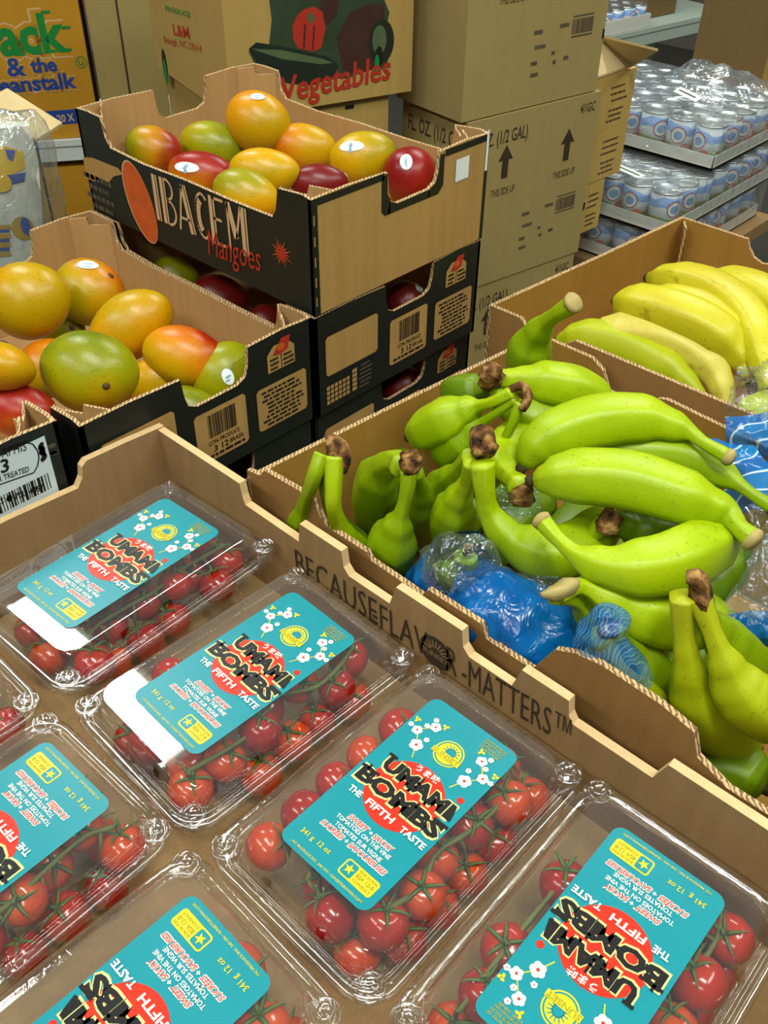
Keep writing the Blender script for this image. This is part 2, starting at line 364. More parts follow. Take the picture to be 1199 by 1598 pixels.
# --- tall pile of plain shipping cartons
C0 = pA(720, 192, -0.3); C1 = pz(930, 141, C0.z); H1 = 0.286
e = (C1-C0).normalized(); nrm = e.cross(Z); DEP = 0.163
def ship_marks(m, F, FL, w, h, top):
    if not top:
        m.text(F, 'FL. OZ. (1/2 GAL)', (0.005, h*0.845), (w*0.44, h*0.845), h*0.075, INK_BR, 0.01)
        m.text(FL, 'FL. OZ. (1/2 GAL)', (DEP*0.1, h*0.845), (DEP*0.98, h*0.845), h*0.085, INK_BR, 0.01)
    m.text(F, '4/1GC', (w*0.84, h*0.90), (w*0.96, h*0.90), h*0.055, INK_BR, 0.01)
    m.text(FL, 'DO NOT CUT', (DEP*0.3, h*0.66), (DEP*0.72, h*0.66), h*0.06, INK_BR, 0.01)
    for a in (0.29, 0.77):
        arrow(m, F, w*a, h*0.64, h*0.19, INK_BR)
        m.text(F, 'THIS SIDE UP', (w*(a-0.09), h*0.545), (w*(a+0.09), h*0.545), h*0.045, INK_BR)
    barcode(m, F, w*0.74, h*0.335, w*0.9, h*0.41, INK_GR, 5); m.rect(F, w*0.74, h*0.42, w*0.9, h*0.428, INK_GR); m.rect(F, w*0.74, h*0.318, w*0.9, h*0.326, INK_GR)
    for a, b, c in ((0.46, 0.36, 0.07), (0.46, 0.285, 0.11), (0.46, 0.205, 0.05), (0.46, 0.145, 0.07), (0.6, 0.24, 0.04), (0.62, 0.19, 0.03), (0.7, 0.2, 0.04), (0.64, 0.37, 0.08)):
        scribble(m, F, w*a, h*b, w*(a+c), h*(b+0.04), 1, INK_GR, int(a*100+b*100))
for i, (off, lab) in enumerate([((0, 0, 0), 'plain tan shipping carton, topmost of the tall pile behind the mango cartons'),
        ((0.012, 0.012, -H1-0.002), 'plain tan shipping carton in the middle of the tall pile, FL. OZ. print on it'),
        ((0.006, 0.004, -2*(H1+0.002)), 'lowest visible tan shipping carton of the tall pile, beside the yellow banana box')]):
    dv = e*off[0]+nrm*off[1]*0.3+Z*off[2]
    t, m, F, FL, FT, w = carton('shipping_carton', lab, C0+dv, C1+dv, DEP, H1, K_CART, K_CART2, 'pile of shipping cartons')
    ship_marks(m, F, FL, w, H1, i == 0); m.build('carton_body', t)
    m = MB(); m.rect(FT, 0, DEP/2-0.025, w, DEP/2+0.025, plain('packing_tape', (176, 148, 96), 0.25, 0.5), 0.0006); m.rect(F, w*0.985, H1*0.28, w, H1*0.33, BLK, 0.0006); m.build('tape', t)
PLZ = C0.z-2*(H1+0.002)
# --- lighter open carton behind the pile, on the right
O0 = pP(912, 291, C0-nrm*0.03, nrm); O0.z = O0.z; O0 = V((C1.x, C1.y, O0.z))-nrm*0.03+e*0.026; O1 = pz(967, 268, O0.z)
hh = (pP(975, 190, O0, nrm)-O0).z-(pP(967, 268, O0, nrm)-O0).z
def side_print(m, F, w, h, sd):
    r = random.Random(sd)
    for b in (0.72, 0.6, 0.48, 0.3, 0.2, 0.1):
        scribble(m, F, w*0.42, h*b, w*0.86, h*(b+0.07), 1, INK_BR, sd+int(b*100))
    m.rect(F, w*0.44, 0, w*0.56, h, plain('packing_tape2', (196, 158, 84), 0.25, 0.5), 0.0003)
OW = O1-O0; O0b = O0
for k, lab in ((1, 'open light tan carton with a raised flap right of the tall pile'), (0, 'closed light tan carton under the open flapped one, right of the tall pile')):
    t, m, F, FL, FT, w = carton('print_carton', lab, O0b+Z*hh*k*1.005, O1+Z*hh*k*1.005, 0.24, hh, K_OPEN, K_OPEN, 'light cartons right of the pile')
    side_print(m, F, w, hh, 3+k); m.build('carton_body', t)
    if k:
        m = MB(); zt = O1.z+hh*2.005+0.002
        A = [pz(915, 129, zt), pz(985, 105, zt), pz(1027, 80, zt+0.05), pz(930, 56, zt+0.05)]
        up = V((0, 0, 0.004)); m.add(A+[p+up for p in A], [[0, 3, 2, 1], [4, 5, 6, 7], [0, 1, 5, 4], [1, 2, 6, 5], [2, 3, 7, 6], [3, 0, 4, 7]], K_FLAP); m.build('flap', t)
t, m, F, FL, FT, w = carton('print_carton', 'light tan carton half hidden behind the lowest shipping carton', O0b-Z*(hh+0.002), O1-OW*0.35-Z*(hh+0.002), 0.24, hh, K_OPEN, K_OPEN, 'light cartons right of the pile')
side_print(m, F, w, hh, 9); m.build('carton_body', t)

# --- vegetable carton and the carton under it
VP = pB(362, 187, 0.295); VR = pz(642, 142, VP.z); VH = 0.27; VD = 0.31
t, m, F, FL, FT, w = carton('vegetable_carton', 'tan carton printed with dark green vegetables and a red pepper, behind the mango carton', VP, VR, VD, VH, K_VEG, K_VEG)
P2 = lambda *a: [tuple(F.px(*q)) for q in a]
m.poly(F, P2((420, 0), (424, 30), (420, 70), (425, 78), (400, 72), (388, 80), (400, 105), (440, 128), (478, 134), (520, 122), (545, 122), (575, 105), (592, 112), (605, 96), (612, 62), (602, 45), (608, 20), (600, 0), (560, -25), (440, -25)), DGREEN, 0.0004)
m.poly(F, P2((388, 76), (400, 66), (440, 72), (510, 88), (528, 100), (525, 118), (490, 132), (450, 130), (405, 106)), DGREEN2, 0.0005)
m.poly(F, P2((392, 76), (440, 78), (505, 92), (520, 98), (500, 100), (440, 92)), MGREEN, 0.0006)
m.poly(F, P2((525, 60), (545, 20), (580, 5), (600, 10), (600, 60), (590, 105), (560, 115), (535, 110)), MAROON, 0.0006)
m.poly(F, P2((500, -10), (528, -10), (526, 25), (510, 40), (500, 20)), MAROON, 0.0006)
m.ell(F, *F.px(595, 65), 0.022, 0.03, DGREEN2, 0.0007); m.ell(F, *F.px(592, 62), 0.012, 0.02, MGREEN, 0.0008)
m.poly(F, P2((456, 40), (465, 22), (475, 14), (490, 10), (503, 18), (508, 45), (501, 75), (490, 80), (478, 78), (465, 75), (458, 62)), REDP, 0.0007)
m.poly(F, P2((478, 24), (486, 18), (492, 30), (484, 38)), MGREEN, 0.0009)
m.line(F, F.px(476, 38), F.px(474, 76), 0.003, MAROON, 0.0009); m.line(F, F.px(490, 40), F.px(488, 78), 0.0025, MAROON, 0.0009)
m.ell(F, *F.px(590, 92), 0.007, 0.018, BLK, 0.0010, rot=-0.1); m.ell(F, *F.px(588, 98), 0.004, 0.012, GREENP, 0.0011)
m.text(F, 'Vegetables', F.px(440, 160), F.px(610, 122), 0.036, REDP, 0.02, 0.15, 0.0012)
m.text(FL, 'L&M', FL.px(272, 54), FL.px(297, 60), 0.016, REDP, 0.02)
m.text(FL, 'Raleigh, NC 27614', FL.px(257, 66), FL.px(316, 82), 0.010, REDP)
m.text(FL, 'PRODUCE', FL.px(259, 16), FL.px(298, 27), 0.007, GREENP, 0.02)
m.ell(FL, *FL.px(258, 104), 0.011, 0.027, BLK, 0.0006); m.ell(FL, *FL.px(259, 112), 0.0075, 0.019, GREENP, 0.0008)  # hand hole drawn flat, the shade inside it put in as black
m.build('carton_body', t)
nv = (VR-VP).normalized().cross(Z); ev = (VR-VP).normalized()
zz = VP.z; k = 0
VL = [('tan carton directly under the vegetable carton', 0.2), ('tan carton at the bottom of the vegetable carton pile', zz-0.202-PLZ)]
for lab, h in VL:
    zz -= h+0.001
    t, m, F, FL, FT, w = carton('shipping_carton', lab, V((VP.x, VP.y, zz))+ev*0.01-nv*0.01, V((VR.x, VR.y, zz))-ev*0.035-nv*0.01, VD-0.02, h, K_VEG, K_VEG, 'cartons under the vegetable carton')
    m.rect(F, w*0.7, h*0.93, w*0.76, h*0.96, BLK); m.build('carton_body', t)
PLZ = zz
# --- low platform under the pile
cx, cy = C0.x-0.05, C0.y+0.1
board_table('low_table', 'low grey table behind the mango cartons carrying the tall carton pile', -0.82, -0.12, 0.29, 1.0, PLZ-0.002, M_TABLE)

# --- golden carton on a white shelf, far left
JR = px_dep(158, 212, 2.0); JL = pz(0, 222, JR.z); JL = JR+(JL-JR)*1.9; JD = 0.22
je = (JR-JL).normalized(); jn = je.cross(Z)
t, m, F, FL, FT, w = carton('printed_carton', 'golden brown carton with green and blue lettering on the white shelf at far left', JL, JR, JD, 0.42, K_JACK, K_JACK)
FT_ = lambda s, x0, y0, x1, y1, h, mat, b, l=0.0012, sh=0.0: m.text(F, s, F.px(x0, y0), F.px(x1, y1), h, mat, b, sh, l)
sc = (F.px(60, 60)-F.px(60, 90)).length/30
for grow, mat, l in ((0.13, CREAM, 0.0006), (0.10, K_JACK, 0.0008), (0.035, GREENP, 0.0012)):
    gx = (grow-0.035)*45
    FT_('J', -62-gx, 92, -6+gx, 89, 62*sc, mat, grow, l); FT_('ack', 2-gx, 86, 109+gx, 78, 60*sc, mat, grow, l)
for a0, b0, a1, b1 in ((70, 80, 90, 79), (64, 19, 78, 18), (92, 78, 112, 77), (96, 43, 110, 42), (30, 85, 40, 84)):
    m.line(F, F.px(a0, b0), F.px(a1, b1), 4*sc, GREENP, 0.0013)
for grow, mat, l in ((0.14, CREAM, 0.0009), (0.11, K_JACK, 0.0010), (0.03, BLUEP, 0.0014)):
    gx = (grow-0.03)*25
    FT_('&', 13-gx, 119, 42+gx, 117, 30*sc, mat, grow*0.6, l); FT_('the', 50-gx, 113, 90+gx, 110, 23*sc, mat, grow, l); FT_('Beanstalk', -18-gx, 146, 121+gx, 136, 25*sc, mat, grow, l)
m.ring(F, *F.px(127, 97), 8*sc, 9.5*sc, GREENP, 0.0008); FT_('U', 123, 101, 131, 101, 8*sc, GREENP, 0.02)
m.poly(F, [F.px(*q) for q in ((-20, 180), (148, 168), (148, 190), (-20, 203))], BLUEP, 0.0006)
FT_('20 X', 91, 191, 117, 188, 13*sc, CREAM, 0.02); FT_('NET WT', 30, 197, 84, 192, 13*sc, CREAM, 0.02)
m.build('carton_body', t)
SHZ = JR.z
def shelf_unit(name, label, P, R, d, ztop, lip, mat, floor=-0.94, low=None, legs=True):
    P = V(P); R = V(R); P.z = R.z = ztop; e = (R-P).normalized(); n = e.cross(Z); w = (R-P).length
    t = thing(name, label, 'shelf', ((P+R)/2-n*d/2).xy.to_3d()+Z*floor)
    def brd(z, nm):
        m = MB(); F = Face(P+Z*(z-ztop), e, Z, n); m.prism([(0, -lip), (w, -lip), (w, 0), (0, 0)], F.o, e, Z, n, d, mat); 
        m.rect(F, 0, -lip*0.35, w, -lip*0.28, plain('shelf_groove', (120, 126, 120), 0.5), 0.0006); m.build(nm, t)
    brd(ztop, 'shelf_board')
    for z in (low or []): brd(z, 'shelf_board')
    if legs:
        for a in (0.0, w-0.03):
            for b in (0.0, d-0.03):
                m = MB(); o = P+e*a-n*b; m.prism([(0, floor-ztop), (0.03, floor-ztop), (0.03, -lip), (0, -lip)], o, e, Z, n, 0.03, mat); m.build('upright', t)
    return t
SL = JL-je*0.1+jn*0.012; SR = JR+je*0.24+jn*0.012
shelf_unit('metal_shelf', 'white metal shelf under the golden carton at far left', SL, SR, JD+0.06, SHZ-0.001, 0.042, M_WMETAL, low=[SHZ-0.36])
# golden carton hanging lower, below the shelf board
lowh = 0.30
A0 = JL+V((0, 0, -0.36))+Z*0.0; 
t, m, F, FL, FT, w = carton('printed_carton', 'golden brown carton on the lower shelf, below the white shelf board', JL+Z*(-0.359), JR-je*0.005+Z*(-0.359), JD, 0.30, K_JACK, K_JACK)
m.build('carton_body', t)
# narrow carton right of the golden one
N0 = JR+je*0.012-jn*0.01; N1 = JR+je*0.15-jn*0.01
t, m, F, FL, FT, w = carton('shipping_carton', 'narrow plain tan carton between the golden and the vegetable cartons', N0, N1, 0.2, 0.40, K_CART, K_CART2)
m.rect(F, w*0.42, 0, w*0.45, 0.4, INK_BR); m.build('carton_body', t)

# ================================================================== mango cartons
LA, LB, HM, LOWZ = 0.388, 0.268, 0.119, 0.086
def mango_carton(name, label, o, group, prints):
    """near -y/+x bottom corner o; long sides run along x, ends along y"""
    o = V(o); t = thing(name, label, 'carton', o+V((-LA/2, LB/2, 0)), group); th = 0.004
    m = MB(); m.box(o+V((-LA+th, th, 0.001)), o+V((-th, LB-th, 0.005)), K_IN); m.build('base_panel', t)
    longp = [(0, 0), (LA, 0), (LA, HM), (LA-0.012, HM+0.002), (LA-0.046, HM-0.001), (LA-0.05, LOWZ+0.01), (LA-0.056, LOWZ+0.001), (LA-0.12, LOWZ), (LA/2, LOWZ+0.001), (0.12, LOWZ-0.001), (0.06, LOWZ+0.002), (0.052, LOWZ+0.012), (0.048, HM), (0.02, HM+0.001), (0, HM)]
    endp = [(0, 0), (LB, 0), (LB, HM), (LB-0.04, HM+0.002), (LB-0.083, HM), (LB-0.085, LOWZ+0.014), (LB-0.089, LOWZ+0.003), (LB-0.1, LOWZ-0.002), (0.12, LOWZ-0.003), (0.11, LOWZ+0.002), (0.107, LOWZ+0.012), (0.105, HM-0.001), (0.05, HM+0.001), (0, HM)]
    Fn = Face(o+V((-LA, 0, 0)), X, Z, -Y); Fe = Face(o, Y, Z, X)
    m = MB(); m.prism(longp, Fn.o, X, Z, -Y, th, BLACK, FLUTE, K_IN); prints.get('side', lambda *a: 0)(m, Fn); m.build('side_panel', t)
    m = MB(); m.prism([(LA-a, b) for a, b in longp], o+V((0, LB, 0)), -X, Z, Y, th, BLACK, FLUTE, K_IN); m.build('side_panel', t)
    m = MB(); m.prism(endp, Fe.o, Y, Z, X, th, prints.get('endmat', BLACK), FLUTE, K_IN); prints.get('end', lambda *a: 0)(m, Fe); m.build('end_panel', t)
    m = MB(); m.prism([(LB-a, b) for a, b in endp], o+V((-LA, LB, 0)), -Y, Z, -X, th, BLACK, FLUTE, K_IN); m.build('end_panel', t)
    # folded corner posts
    for sx, sy in ((0, 0), (0, 1), (1, 0), (1, 1)):
        c = o+V((-LA if sx else 0, LB if sy else 0, 0)); dx = (1 if sx else -1); dy = (-1 if sy else 1)
        a = c+V((dx*0.046, dy*0.0045, 0.006)); b = c+V((dx*0.0045, dy*0.034, 0.006)); u = (b-a); L_ = u.length; u.normalize()
        n = u.cross(Z); n = n if n.dot(V((dx, dy, 0))) > 0 else -n
        m = MB(); hq = HM-0.006
        m.prism([(0, 0), (L_, 0), (L_, hq), (L_*0.55, hq+0.003), (L_*0.5, hq-0.006), (0.004, hq-0.004), (0, hq)], a, u, Z, n, 0.0025, K_IN, FLUTE); m.build('corner_flap', t)
    return t
def end_prints(F, m, half=True):
    """panels printed on the black end, found on the stacked carton in the photo, in metres along the end"""
    def panel(a0, b0, a1, b1): m.poly(F, [(a0+0.003, b0), (a1-0.003, b0), (a1, b0+0.003), (a1, b1-0.003), (a1-0.003, b1), (a0+0.003, b1), (a0, b1-0.003), (a0, b0+0.003)], K_TAN, 0.0005)
    panel(0.014, 0.045, 0.093, 0.092)
    panel(0.113, 0.016, 0.176, 0.073); barcode(m, F, 0.128, 0.042, 0.162, 0.068, BLK, 3, 0.0009)
    m.text(F, 'GTIN PRODUCE', (0.126, 0.034), (0.165, 0.034), 0.005, BLK, 0.01, 0, 0.0009); m.text(F, '3 12', (0.132, 0.025), (0.15, 0.025), 0.007, BLK, 0.02, 0, 0.0009); m.text(F, 'BRASIL', (0.152, 0.026), (0.17, 0.026), 0.005, BLK, 0.01, 0, 0.0009)
    scribble(m, F, 0.117, 0.018, 0.172, 0.024, 1, BLK, 4, 0.0009)
    panel(0.19, 0.018, 0.257, 0.067); scribble(m, F, 0.196, 0.02, 0.254, 0.064, 9, BLK, 5, 0.0009)
    m.poly(F, [(0.207, 0.08), (0.243, 0.08), (0.243, 0.1), (0.234, 0.108), (0.216, 0.108), (0.207, 0.1)], K_TAN, 0.0005)
    m.poly(F, [(0.214, 0.098), (0.226, 0.113), (0.238, 0.113), (0.234, 0.099), (0.224, 0.096)], REDP, 0.0008); m.ell(F, 0.225, 0.104, 0.005, 0.004, ORANGEP, 0.001)
    m.rect(F, 0.2245, 0.081, 0.2255, 0.096, BLK, 0.0008); scribble(m, F, 0.209, 0.081, 0.223, 0.096, 3, BLK, 6, 0.0009); scribble(m, F, 0.227, 0.081, 0.242, 0.096, 3, BLK, 7, 0.0009)
    for i in range(6):
        for j in range(4): m.rect(F, 0.014+i*0.006, 0.01+j*0.006, 0.0185+i*0.006, 0.0145+j*0.006, K_TAN, 0.0005)
    for j in range(5): m.rect(F, 0.053, 0.01+j*0.0058, 0.06, 0.0145+j*0.0058, K_TAN, 0.0005)
    scribble(m, F, 0.063, 0.008, 0.085, 0.04, 6, INK_GR, 8, 0.0005)
def top_side(m, F):
    p = lambda x, y: F.px(x, y)
    m.poly(F, [p(130, 245), p(145, 246), p(185, 262), p(192, 272), p(178, 275), p(170, 285), p(158, 278), p(148, 283), p(136, 278)], K_TAN, 0.0005)
    scribble(m, F, *p(139, 322), *p(180, 285), 4, INK_GR, 2, 0.0005)
    c = p(219, 316); m.ell(F, c.x, c.y, 0.025, 0.047, CREAM, 0.0005, 28, 0.35); m.ell(F, c.x+0.001, c.y, 0.024, 0.0455, ORANGEP, 0.0007, 28, 0.35)
    # tall art-deco capitals: thin and thick strokes
    h = 0.052; w0 = p(246, 342); w1 = p(390, 402); d = w1-w0; 
    wd = [0.03, 0.13, 0.2, 0.2, 0.15, 0.25]; pos = 0
    G = 1.0/1.2*d.length; al = d.normalized(); ups = V((0, 1))
    def st(x, y): q = w0+al*x+ups*y; return (q.x, q.y)
    def bar(x0, y0, x1, y1, w): m.line(F, st(x0, y0), st(x1, y1), w, CREAM, 0.0007)
    T = 0.0095; t2 = 0.003; LN = d.length
    def inl(x0, y0, x1, y1):
        bar(x0, y0, x1, y1, T); m.line(F, st(x0+0.0018, y0), st(x1+0.0018, y1), 0.0013, BLACK, 0.0010)
    def arc(cx_, cy_, rx, ry, a0, a1, w, n=10):
        for q in range(n):
            u0, u1 = math.radians(a0+(a1-a0)*q/n), math.radians(a0+(a1-a0)*(q+1)/n); bar(cx_+rx*math.cos(u0), cy_+ry*math.sin(u0), cx_+rx*math.cos(u1), cy_+ry*math.sin(u1), w)
    k = LN/0.150; xs = [v*k for v in (0.005, 0.018, 0.041, 0.070, 0.098, 0.122)]
    inl(xs[0], 0, xs[0], h)
    inl(xs[1], 0, xs[1], h); arc(xs[1]+0.005*k, h*0.77, 0.011*k, h*0.22, 90, -90, t2); arc(xs[1]+0.005*k, h*0.28, 0.013*k, h*0.27, 90, -90, t2)
    bar(xs[2], 0, xs[2]+0.010*k, h, t2); inl(xs[2]+0.012*k, h, xs[2]+0.022*k, 0); bar(xs[2]+0.004*k, h*0.28, xs[2]+0.018*k, h*0.28, t2)
    arc(xs[3]+0.012*k, h*0.5, 0.011*k, h*0.47, 50, 310, t2, 14); arc(xs[3]+0.013*k, h*0.5, 0.009*k, h*0.36, 115, 245, T)
    inl(xs[4], 0, xs[4], h)
    for yy, ww in ((h-0.0015, 0.018), (h*0.55, 0.014), (0.0015, 0.018)): bar(xs[4], yy, xs[4]+ww*k, yy, t2)
    bar(xs[5], 0, xs[5], h, t2); bar(xs[5]+0.001, h, xs[5]+0.011*k, h*0.3, T*0.8); bar(xs[5]+0.011*k, h*0.3, xs[5]+0.020*k, h, t2); inl(xs[5]+0.024*k, 0, xs[5]+0.024*k, h)
    m.text(F, 'Mangoes', p(327, 397), p(411, 424), 0.030, REDP, 0.0, 0.35, 0.0010, 3)
    c = p(440, 395)
    for i in range(16):
        q = 2*math.pi*i/16; r1 = 0.016 if i % 2 else 0.012
        m.poly(F, [(c.x+math.cos(q)*r1, c.y+math.sin(q)*r1), (c.x+math.cos(q+0.16)*0.006, c.y+math.sin(q+0.16)*0.006), (c.x+math.cos(q-0.16)*0.006, c.y+math.sin(q-0.16)*0.006)], ORANGEP, 0.0006)
    m.ell(F, c.x, c.y, 0.007, 0.007, REDP, 0.0008)
def top_end(m, F):
    b = 0.008
    m.rect(F, 0, 0, b, HM, BLACK); m.rect(F, LB-b*0.7, 0, LB, HM, BLACK)
    m.rect(F, b, HM-0.007, 0.1, HM, BLACK); m.rect(F, LB-0.075, HM-0.007, LB-b*0.7, HM, BLACK)
    m.poly(F, [(0.096, HM-0.003), (0.096, LOWZ-0.006), (0.101, LOWZ-0.011), (0.109, LOWZ-0.011), (0.109, LOWZ+0.004), (0.105, LOWZ+0.01), (0.1045, HM-0.002)], BLACK)
    m.poly(F, [(LB-0.076, HM-0.003), (LB-0.083, HM-0.003), (LB-0.0845, LOWZ+0.012), (LB-0.089, LOWZ+0.002), (LB-0.1, LOWZ-0.003), (LB-0.1, LOWZ-0.011), (LB-0.084, LOWZ-0.011), (LB-0.076, LOWZ-0.003)], BLACK)
    m.poly(F, [(0.105, LOWZ-0.011), (LB-0.098, LOWZ-0.011), (LB-0.098, LOWZ-0.0025), (0.12, LOWZ-0.0035), (0.108, LOWZ+0.002)], BLACK)
    c = F.px(721, 263); m.rect(F, c.x-0.011, c.y-0.012, c.x+0.011, c.y+0.012, WHITE, 0.0008)
    for i in range(5): m.rect(F, 0.002, 0.01+i*0.021, 0.0035, 0.02+i*0.021, K_TAN, 0.0008)
    c = F.px(759, 235); m.rect(F, c.x-0.001, c.y-0.022, c.x+0.003, c.y+0.022, WHITE, 0.0008)
ENDP = lambda m, F: end_prints(F, m)
def side_plain(m, F): scribble(m, F, 0.05, 0.01, 0.15, 0.04, 3, INK_GR, 2, 0.0005)
mango_carton('mango_carton', 'black mango carton on top of the stack, orange mango print on its side', (0, 0, 0), 'mango cartons', {'side': top_side, 'end': top_end, 'endmat': K_TAN})
mango_carton('mango_carton', 'black mango carton second from the top of the stack, blank tan panel on its end', (0.0, -0.001, -0.1215), 'mango cartons', {'end': ENDP, 'side': side_plain})
mango_carton('mango_carton', 'dark mango carton at the bottom of the stack, mostly hidden by the green banana box', (-0.006, 0.0, -0.2395), 'mango cartons', {'end': ENDP})
def end_left(m, F):
    end_prints(F, m)
mango_carton('mango_carton', 'black mango carton full of yellow mangoes, left of the stack', (0.0, -0.273, -0.118), 'mango cartons', {'end': end_left})
def end_paper(m, F):
    """white address label, right half in view"""
    p = lambda x, y: tuple(F.px(x, y))
    a = LB-0.0135
    m.rect(F, a-0.2, 0.004, a, 0.111, PALEP, 0.0005)
    tl = [p(-60, 723), p(40, 690), p(50, 692), p(58, 703), p(60, 713), p(58, 726), p(52, 737), p(-60, 776)]
    for u, v in zip(tl, tl[1:]): m.line(F, u, v, 0.0011, BLK, 0.0008)
    m.text(F, 'USDA-APHIS', p(-42, 728), p(41, 702), 0.0085, BLK, 0.0, 0, 0.0008)
    m.text(F, '3', p(1, 738), p(14, 734), 0.0125, BLK, 0.02, 0, 0.0008)
    m.text(F, 'HOT WATER TREATED', p(-55, 770), p(45, 735), 0.0055, BLK, 0.01, 0, 0.0008)
    q0, q1 = F.px(-40, 780), F.px(78, 742)
    barcode(m, F, q0[0], q1[1]-0.012, q1[0], q1[1]+0.004, BLK, 12, 0.0008)
    m.text(F, 'MANGOS \u25cf PLU 4051', p(-45, 802), p(66, 764), 0.006, BLK, 0.02, 0, 0.0008)
    c = F.px(70, 700)
    for i in range(9): m.ell(F, c[0]+0.006*math.cos(i*2.1), c[1]+0.005*math.sin(i*1.7)-i*0.0006, 0.004, 0.0025, BLK if i % 3 else INK_GR, 0.0008, 8, i)
mango_carton('mango_carton', 'black mango carton with a white paper label on its end, at the left edge', (0.002, -0.273-0.287, -0.101), 'mango cartons', {'end': end_paper})
for yy, zz_, lab in ((-0.273, -0.2395, 'black mango carton under the one full of yellow mangoes'), (-0.560, -0.2215, 'black mango carton under the one with the white paper label')):
    mango_carton('mango_carton', lab, (-0.004, yy, zz_), 'mango cartons', {})
m = MB(); m.box((-0.39, -0.56, TZ+0.0005), (-0.006, -0.295, TZ+0.018), K_TAN); tag(m.build('cardboard_stack', None, org=(-0.2, -0.42, TZ)), 'folded cardboard sheets under the cartons at the left edge', 'cardboard')

# ================================================================== mangoes
M_SCAR = plain('stem_scar', (84, 64, 36), 0.8, 0.2, var=0.4, scale=300, bump=0.5)
M_STICK = plain('sticker_white', (226, 236, 238), 0.35, 0.4, var=0.03)
M_STICKB = plain('sticker_blue', (130, 165, 180), 0.4, 0.4)
PAL = {
 'yel': ((146, 138, 6), (200, 154, 0), (206, 140, 0)), 'ora': ((178, 142, 0), (208, 138, 0), (204, 96, 6)),
 'grn': ((104, 116, 4), (146, 144, 2), (182, 144, 4)), 'red': ((190, 120, 4), (160, 40, 14), (126, 14, 18)),
 'ored': ((190, 146, 0), (204, 124, 2), (160, 34, 8)), 'gred': ((136, 136, 2), (184, 124, 6), (140, 32, 12)),
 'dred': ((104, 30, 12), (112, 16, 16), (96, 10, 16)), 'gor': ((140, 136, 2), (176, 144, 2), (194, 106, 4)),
}
def egg(d):
    """unit direction -> unit mango surface: blunt stem end, slightly narrower and bent tip"""
    k = 1-0.10*max(0, -d.x)**2-0.05*d.x; return V((d.x, d.y*k+0.06*d.x*d.x, d.z*k))
def mango(label, x, y, z, rl, rs, ang, pal, bl=(0, 0, 0), off=0.0, scar=None, stick=None, group='mangoes', sz=None, deep=0.92):
    c = pz(x, y, z); k = depth(c)/FPX; a = math.radians(ang)
    ax = (CR*math.cos(a)+CU*math.sin(a)).normalized(); az = -(c-CAMP).normalized(); ay = az.cross(ax).normalized(); az = ax.cross(ay)
    R = (rl*k, rs*k, rs*k*deep)
    M = Matrix(((ax.x, ay.x, az.x, c.x), (ax.y, ay.y, az.y, c.y), (ax.z, ay.z, az.z, c.z), (0, 0, 0, 1)))
    bm = bmesh.new(); bmesh.ops.create_uvsphere(bm, u_segments=32, v_segments=20, radius=1.0)
    for v in bm.verts:
        e_ = egg(v.co.normalized()); nn = 1+0.012*noise.noise(V((x, y, 0))*0.1+e_*1.3); v.co = V((e_.x*R[0], e_.y*R[1], e_.z*R[2]))*nn
    for f in bm.faces: f.smooth = True
    me = bpy.data.meshes.new('mango'); bm.to_mesh(me); bm.free()
    b, mi_, bu = PAL[pal]
    me.materials.append(fruit('mango_skin_%s_%d_%d' % (pal, x, y), b, mi_, bu, bl, off))
    o = bpy.data.objects.new('mango', me); COL.objects.link(o); o.matrix_world = M
    tag(o, label, 'mango', group); iM = M.inverted()
    def dirpx(px_, py_):
        d = iM.to_3x3() @ ray(px_, py_); s = iM @ CAMP; d = V((d.x/R[0], d.y/R[1], d.z/R[2])); s = V((s.x/R[0], s.y/R[1], s.z/R[2]))
        A, B_, C_ = d.dot(d), 2*s.dot(d), s.dot(s)-1; q = B_*B_-4*A*C_
        tt = (-B_-math.sqrt(max(q, 0)))/(2*A); return (s+d*tt).normalized()
    def patch(d, r0, r1, lift, mat, name, par, rot=0.3, n=14, dome=0.0):
        t1 = d.cross(V((0.2, 0.3, 1))).normalized(); t2 = d.cross(t1); m = MB(); rings = []
        for ri in (1.0, 0.66, 0.33, 0.05):
            ring = []
            for i in range(n):
                q = 2*math.pi*i/n; aa = r0*ri*math.cos(q); bb = r1*ri*math.sin(q); a2 = aa*math.cos(rot)-bb*math.sin(rot); b2 = aa*math.sin(rot)+bb*math.cos(rot)
                e_ = egg((d+t1*a2/R[0]+t2*b2/R[1]).normalized()); ring.append(V((e_.x*R[0], e_.y*R[1], e_.z*R[2]))*(1+lift+dome*(1-ri*ri)))
            rings.append(ring)
        m.loops(rings, mat, True, True, False, True); return m.build(name, par, local=True)
    if scar: patch(dirpx(*scar), 0.0038, 0.0034, 0.012, M_SCAR, 'stem_scar', o, dome=0.05)
    if stick:
        s_ = patch(dirpx(*stick[:2]), stick[2]*k, stick[3]*k, 0.022, M_STICK, 'sticker', o, stick[4])
        patch(dirpx(*stick[:2]), stick[2]*k*0.55, stick[3]*k*0.14, 0.026, M_STICKB, 'sticker_print', s_, stick[4])
        patch(dirpx(stick[0]-0.3, stick[1]+stick[3]*0.45), stick[2]*k*0.45, stick[3]*k*0.12, 0.027, M_STICKB, 'sticker_print', s_, stick[4])
    return o
TOPG, M2G, M3G = 'mangoes in the top carton', 'mangoes in the left carton', 'mangoes in the white-labelled carton'
mango('yellow green mango blushing red on its right half, left end of the top carton', 240, 235, 0.066, 46, 36, -15, 'gred', (0.9, 0.2, 0), 0.02, group=TOPG)
mango('green yellow mango between the left end and the highest one in the top carton', 332, 228, 0.058, 52, 36, -12, 'grn', (-0.3, 0, 0.2), -0.05, group=TOPG)
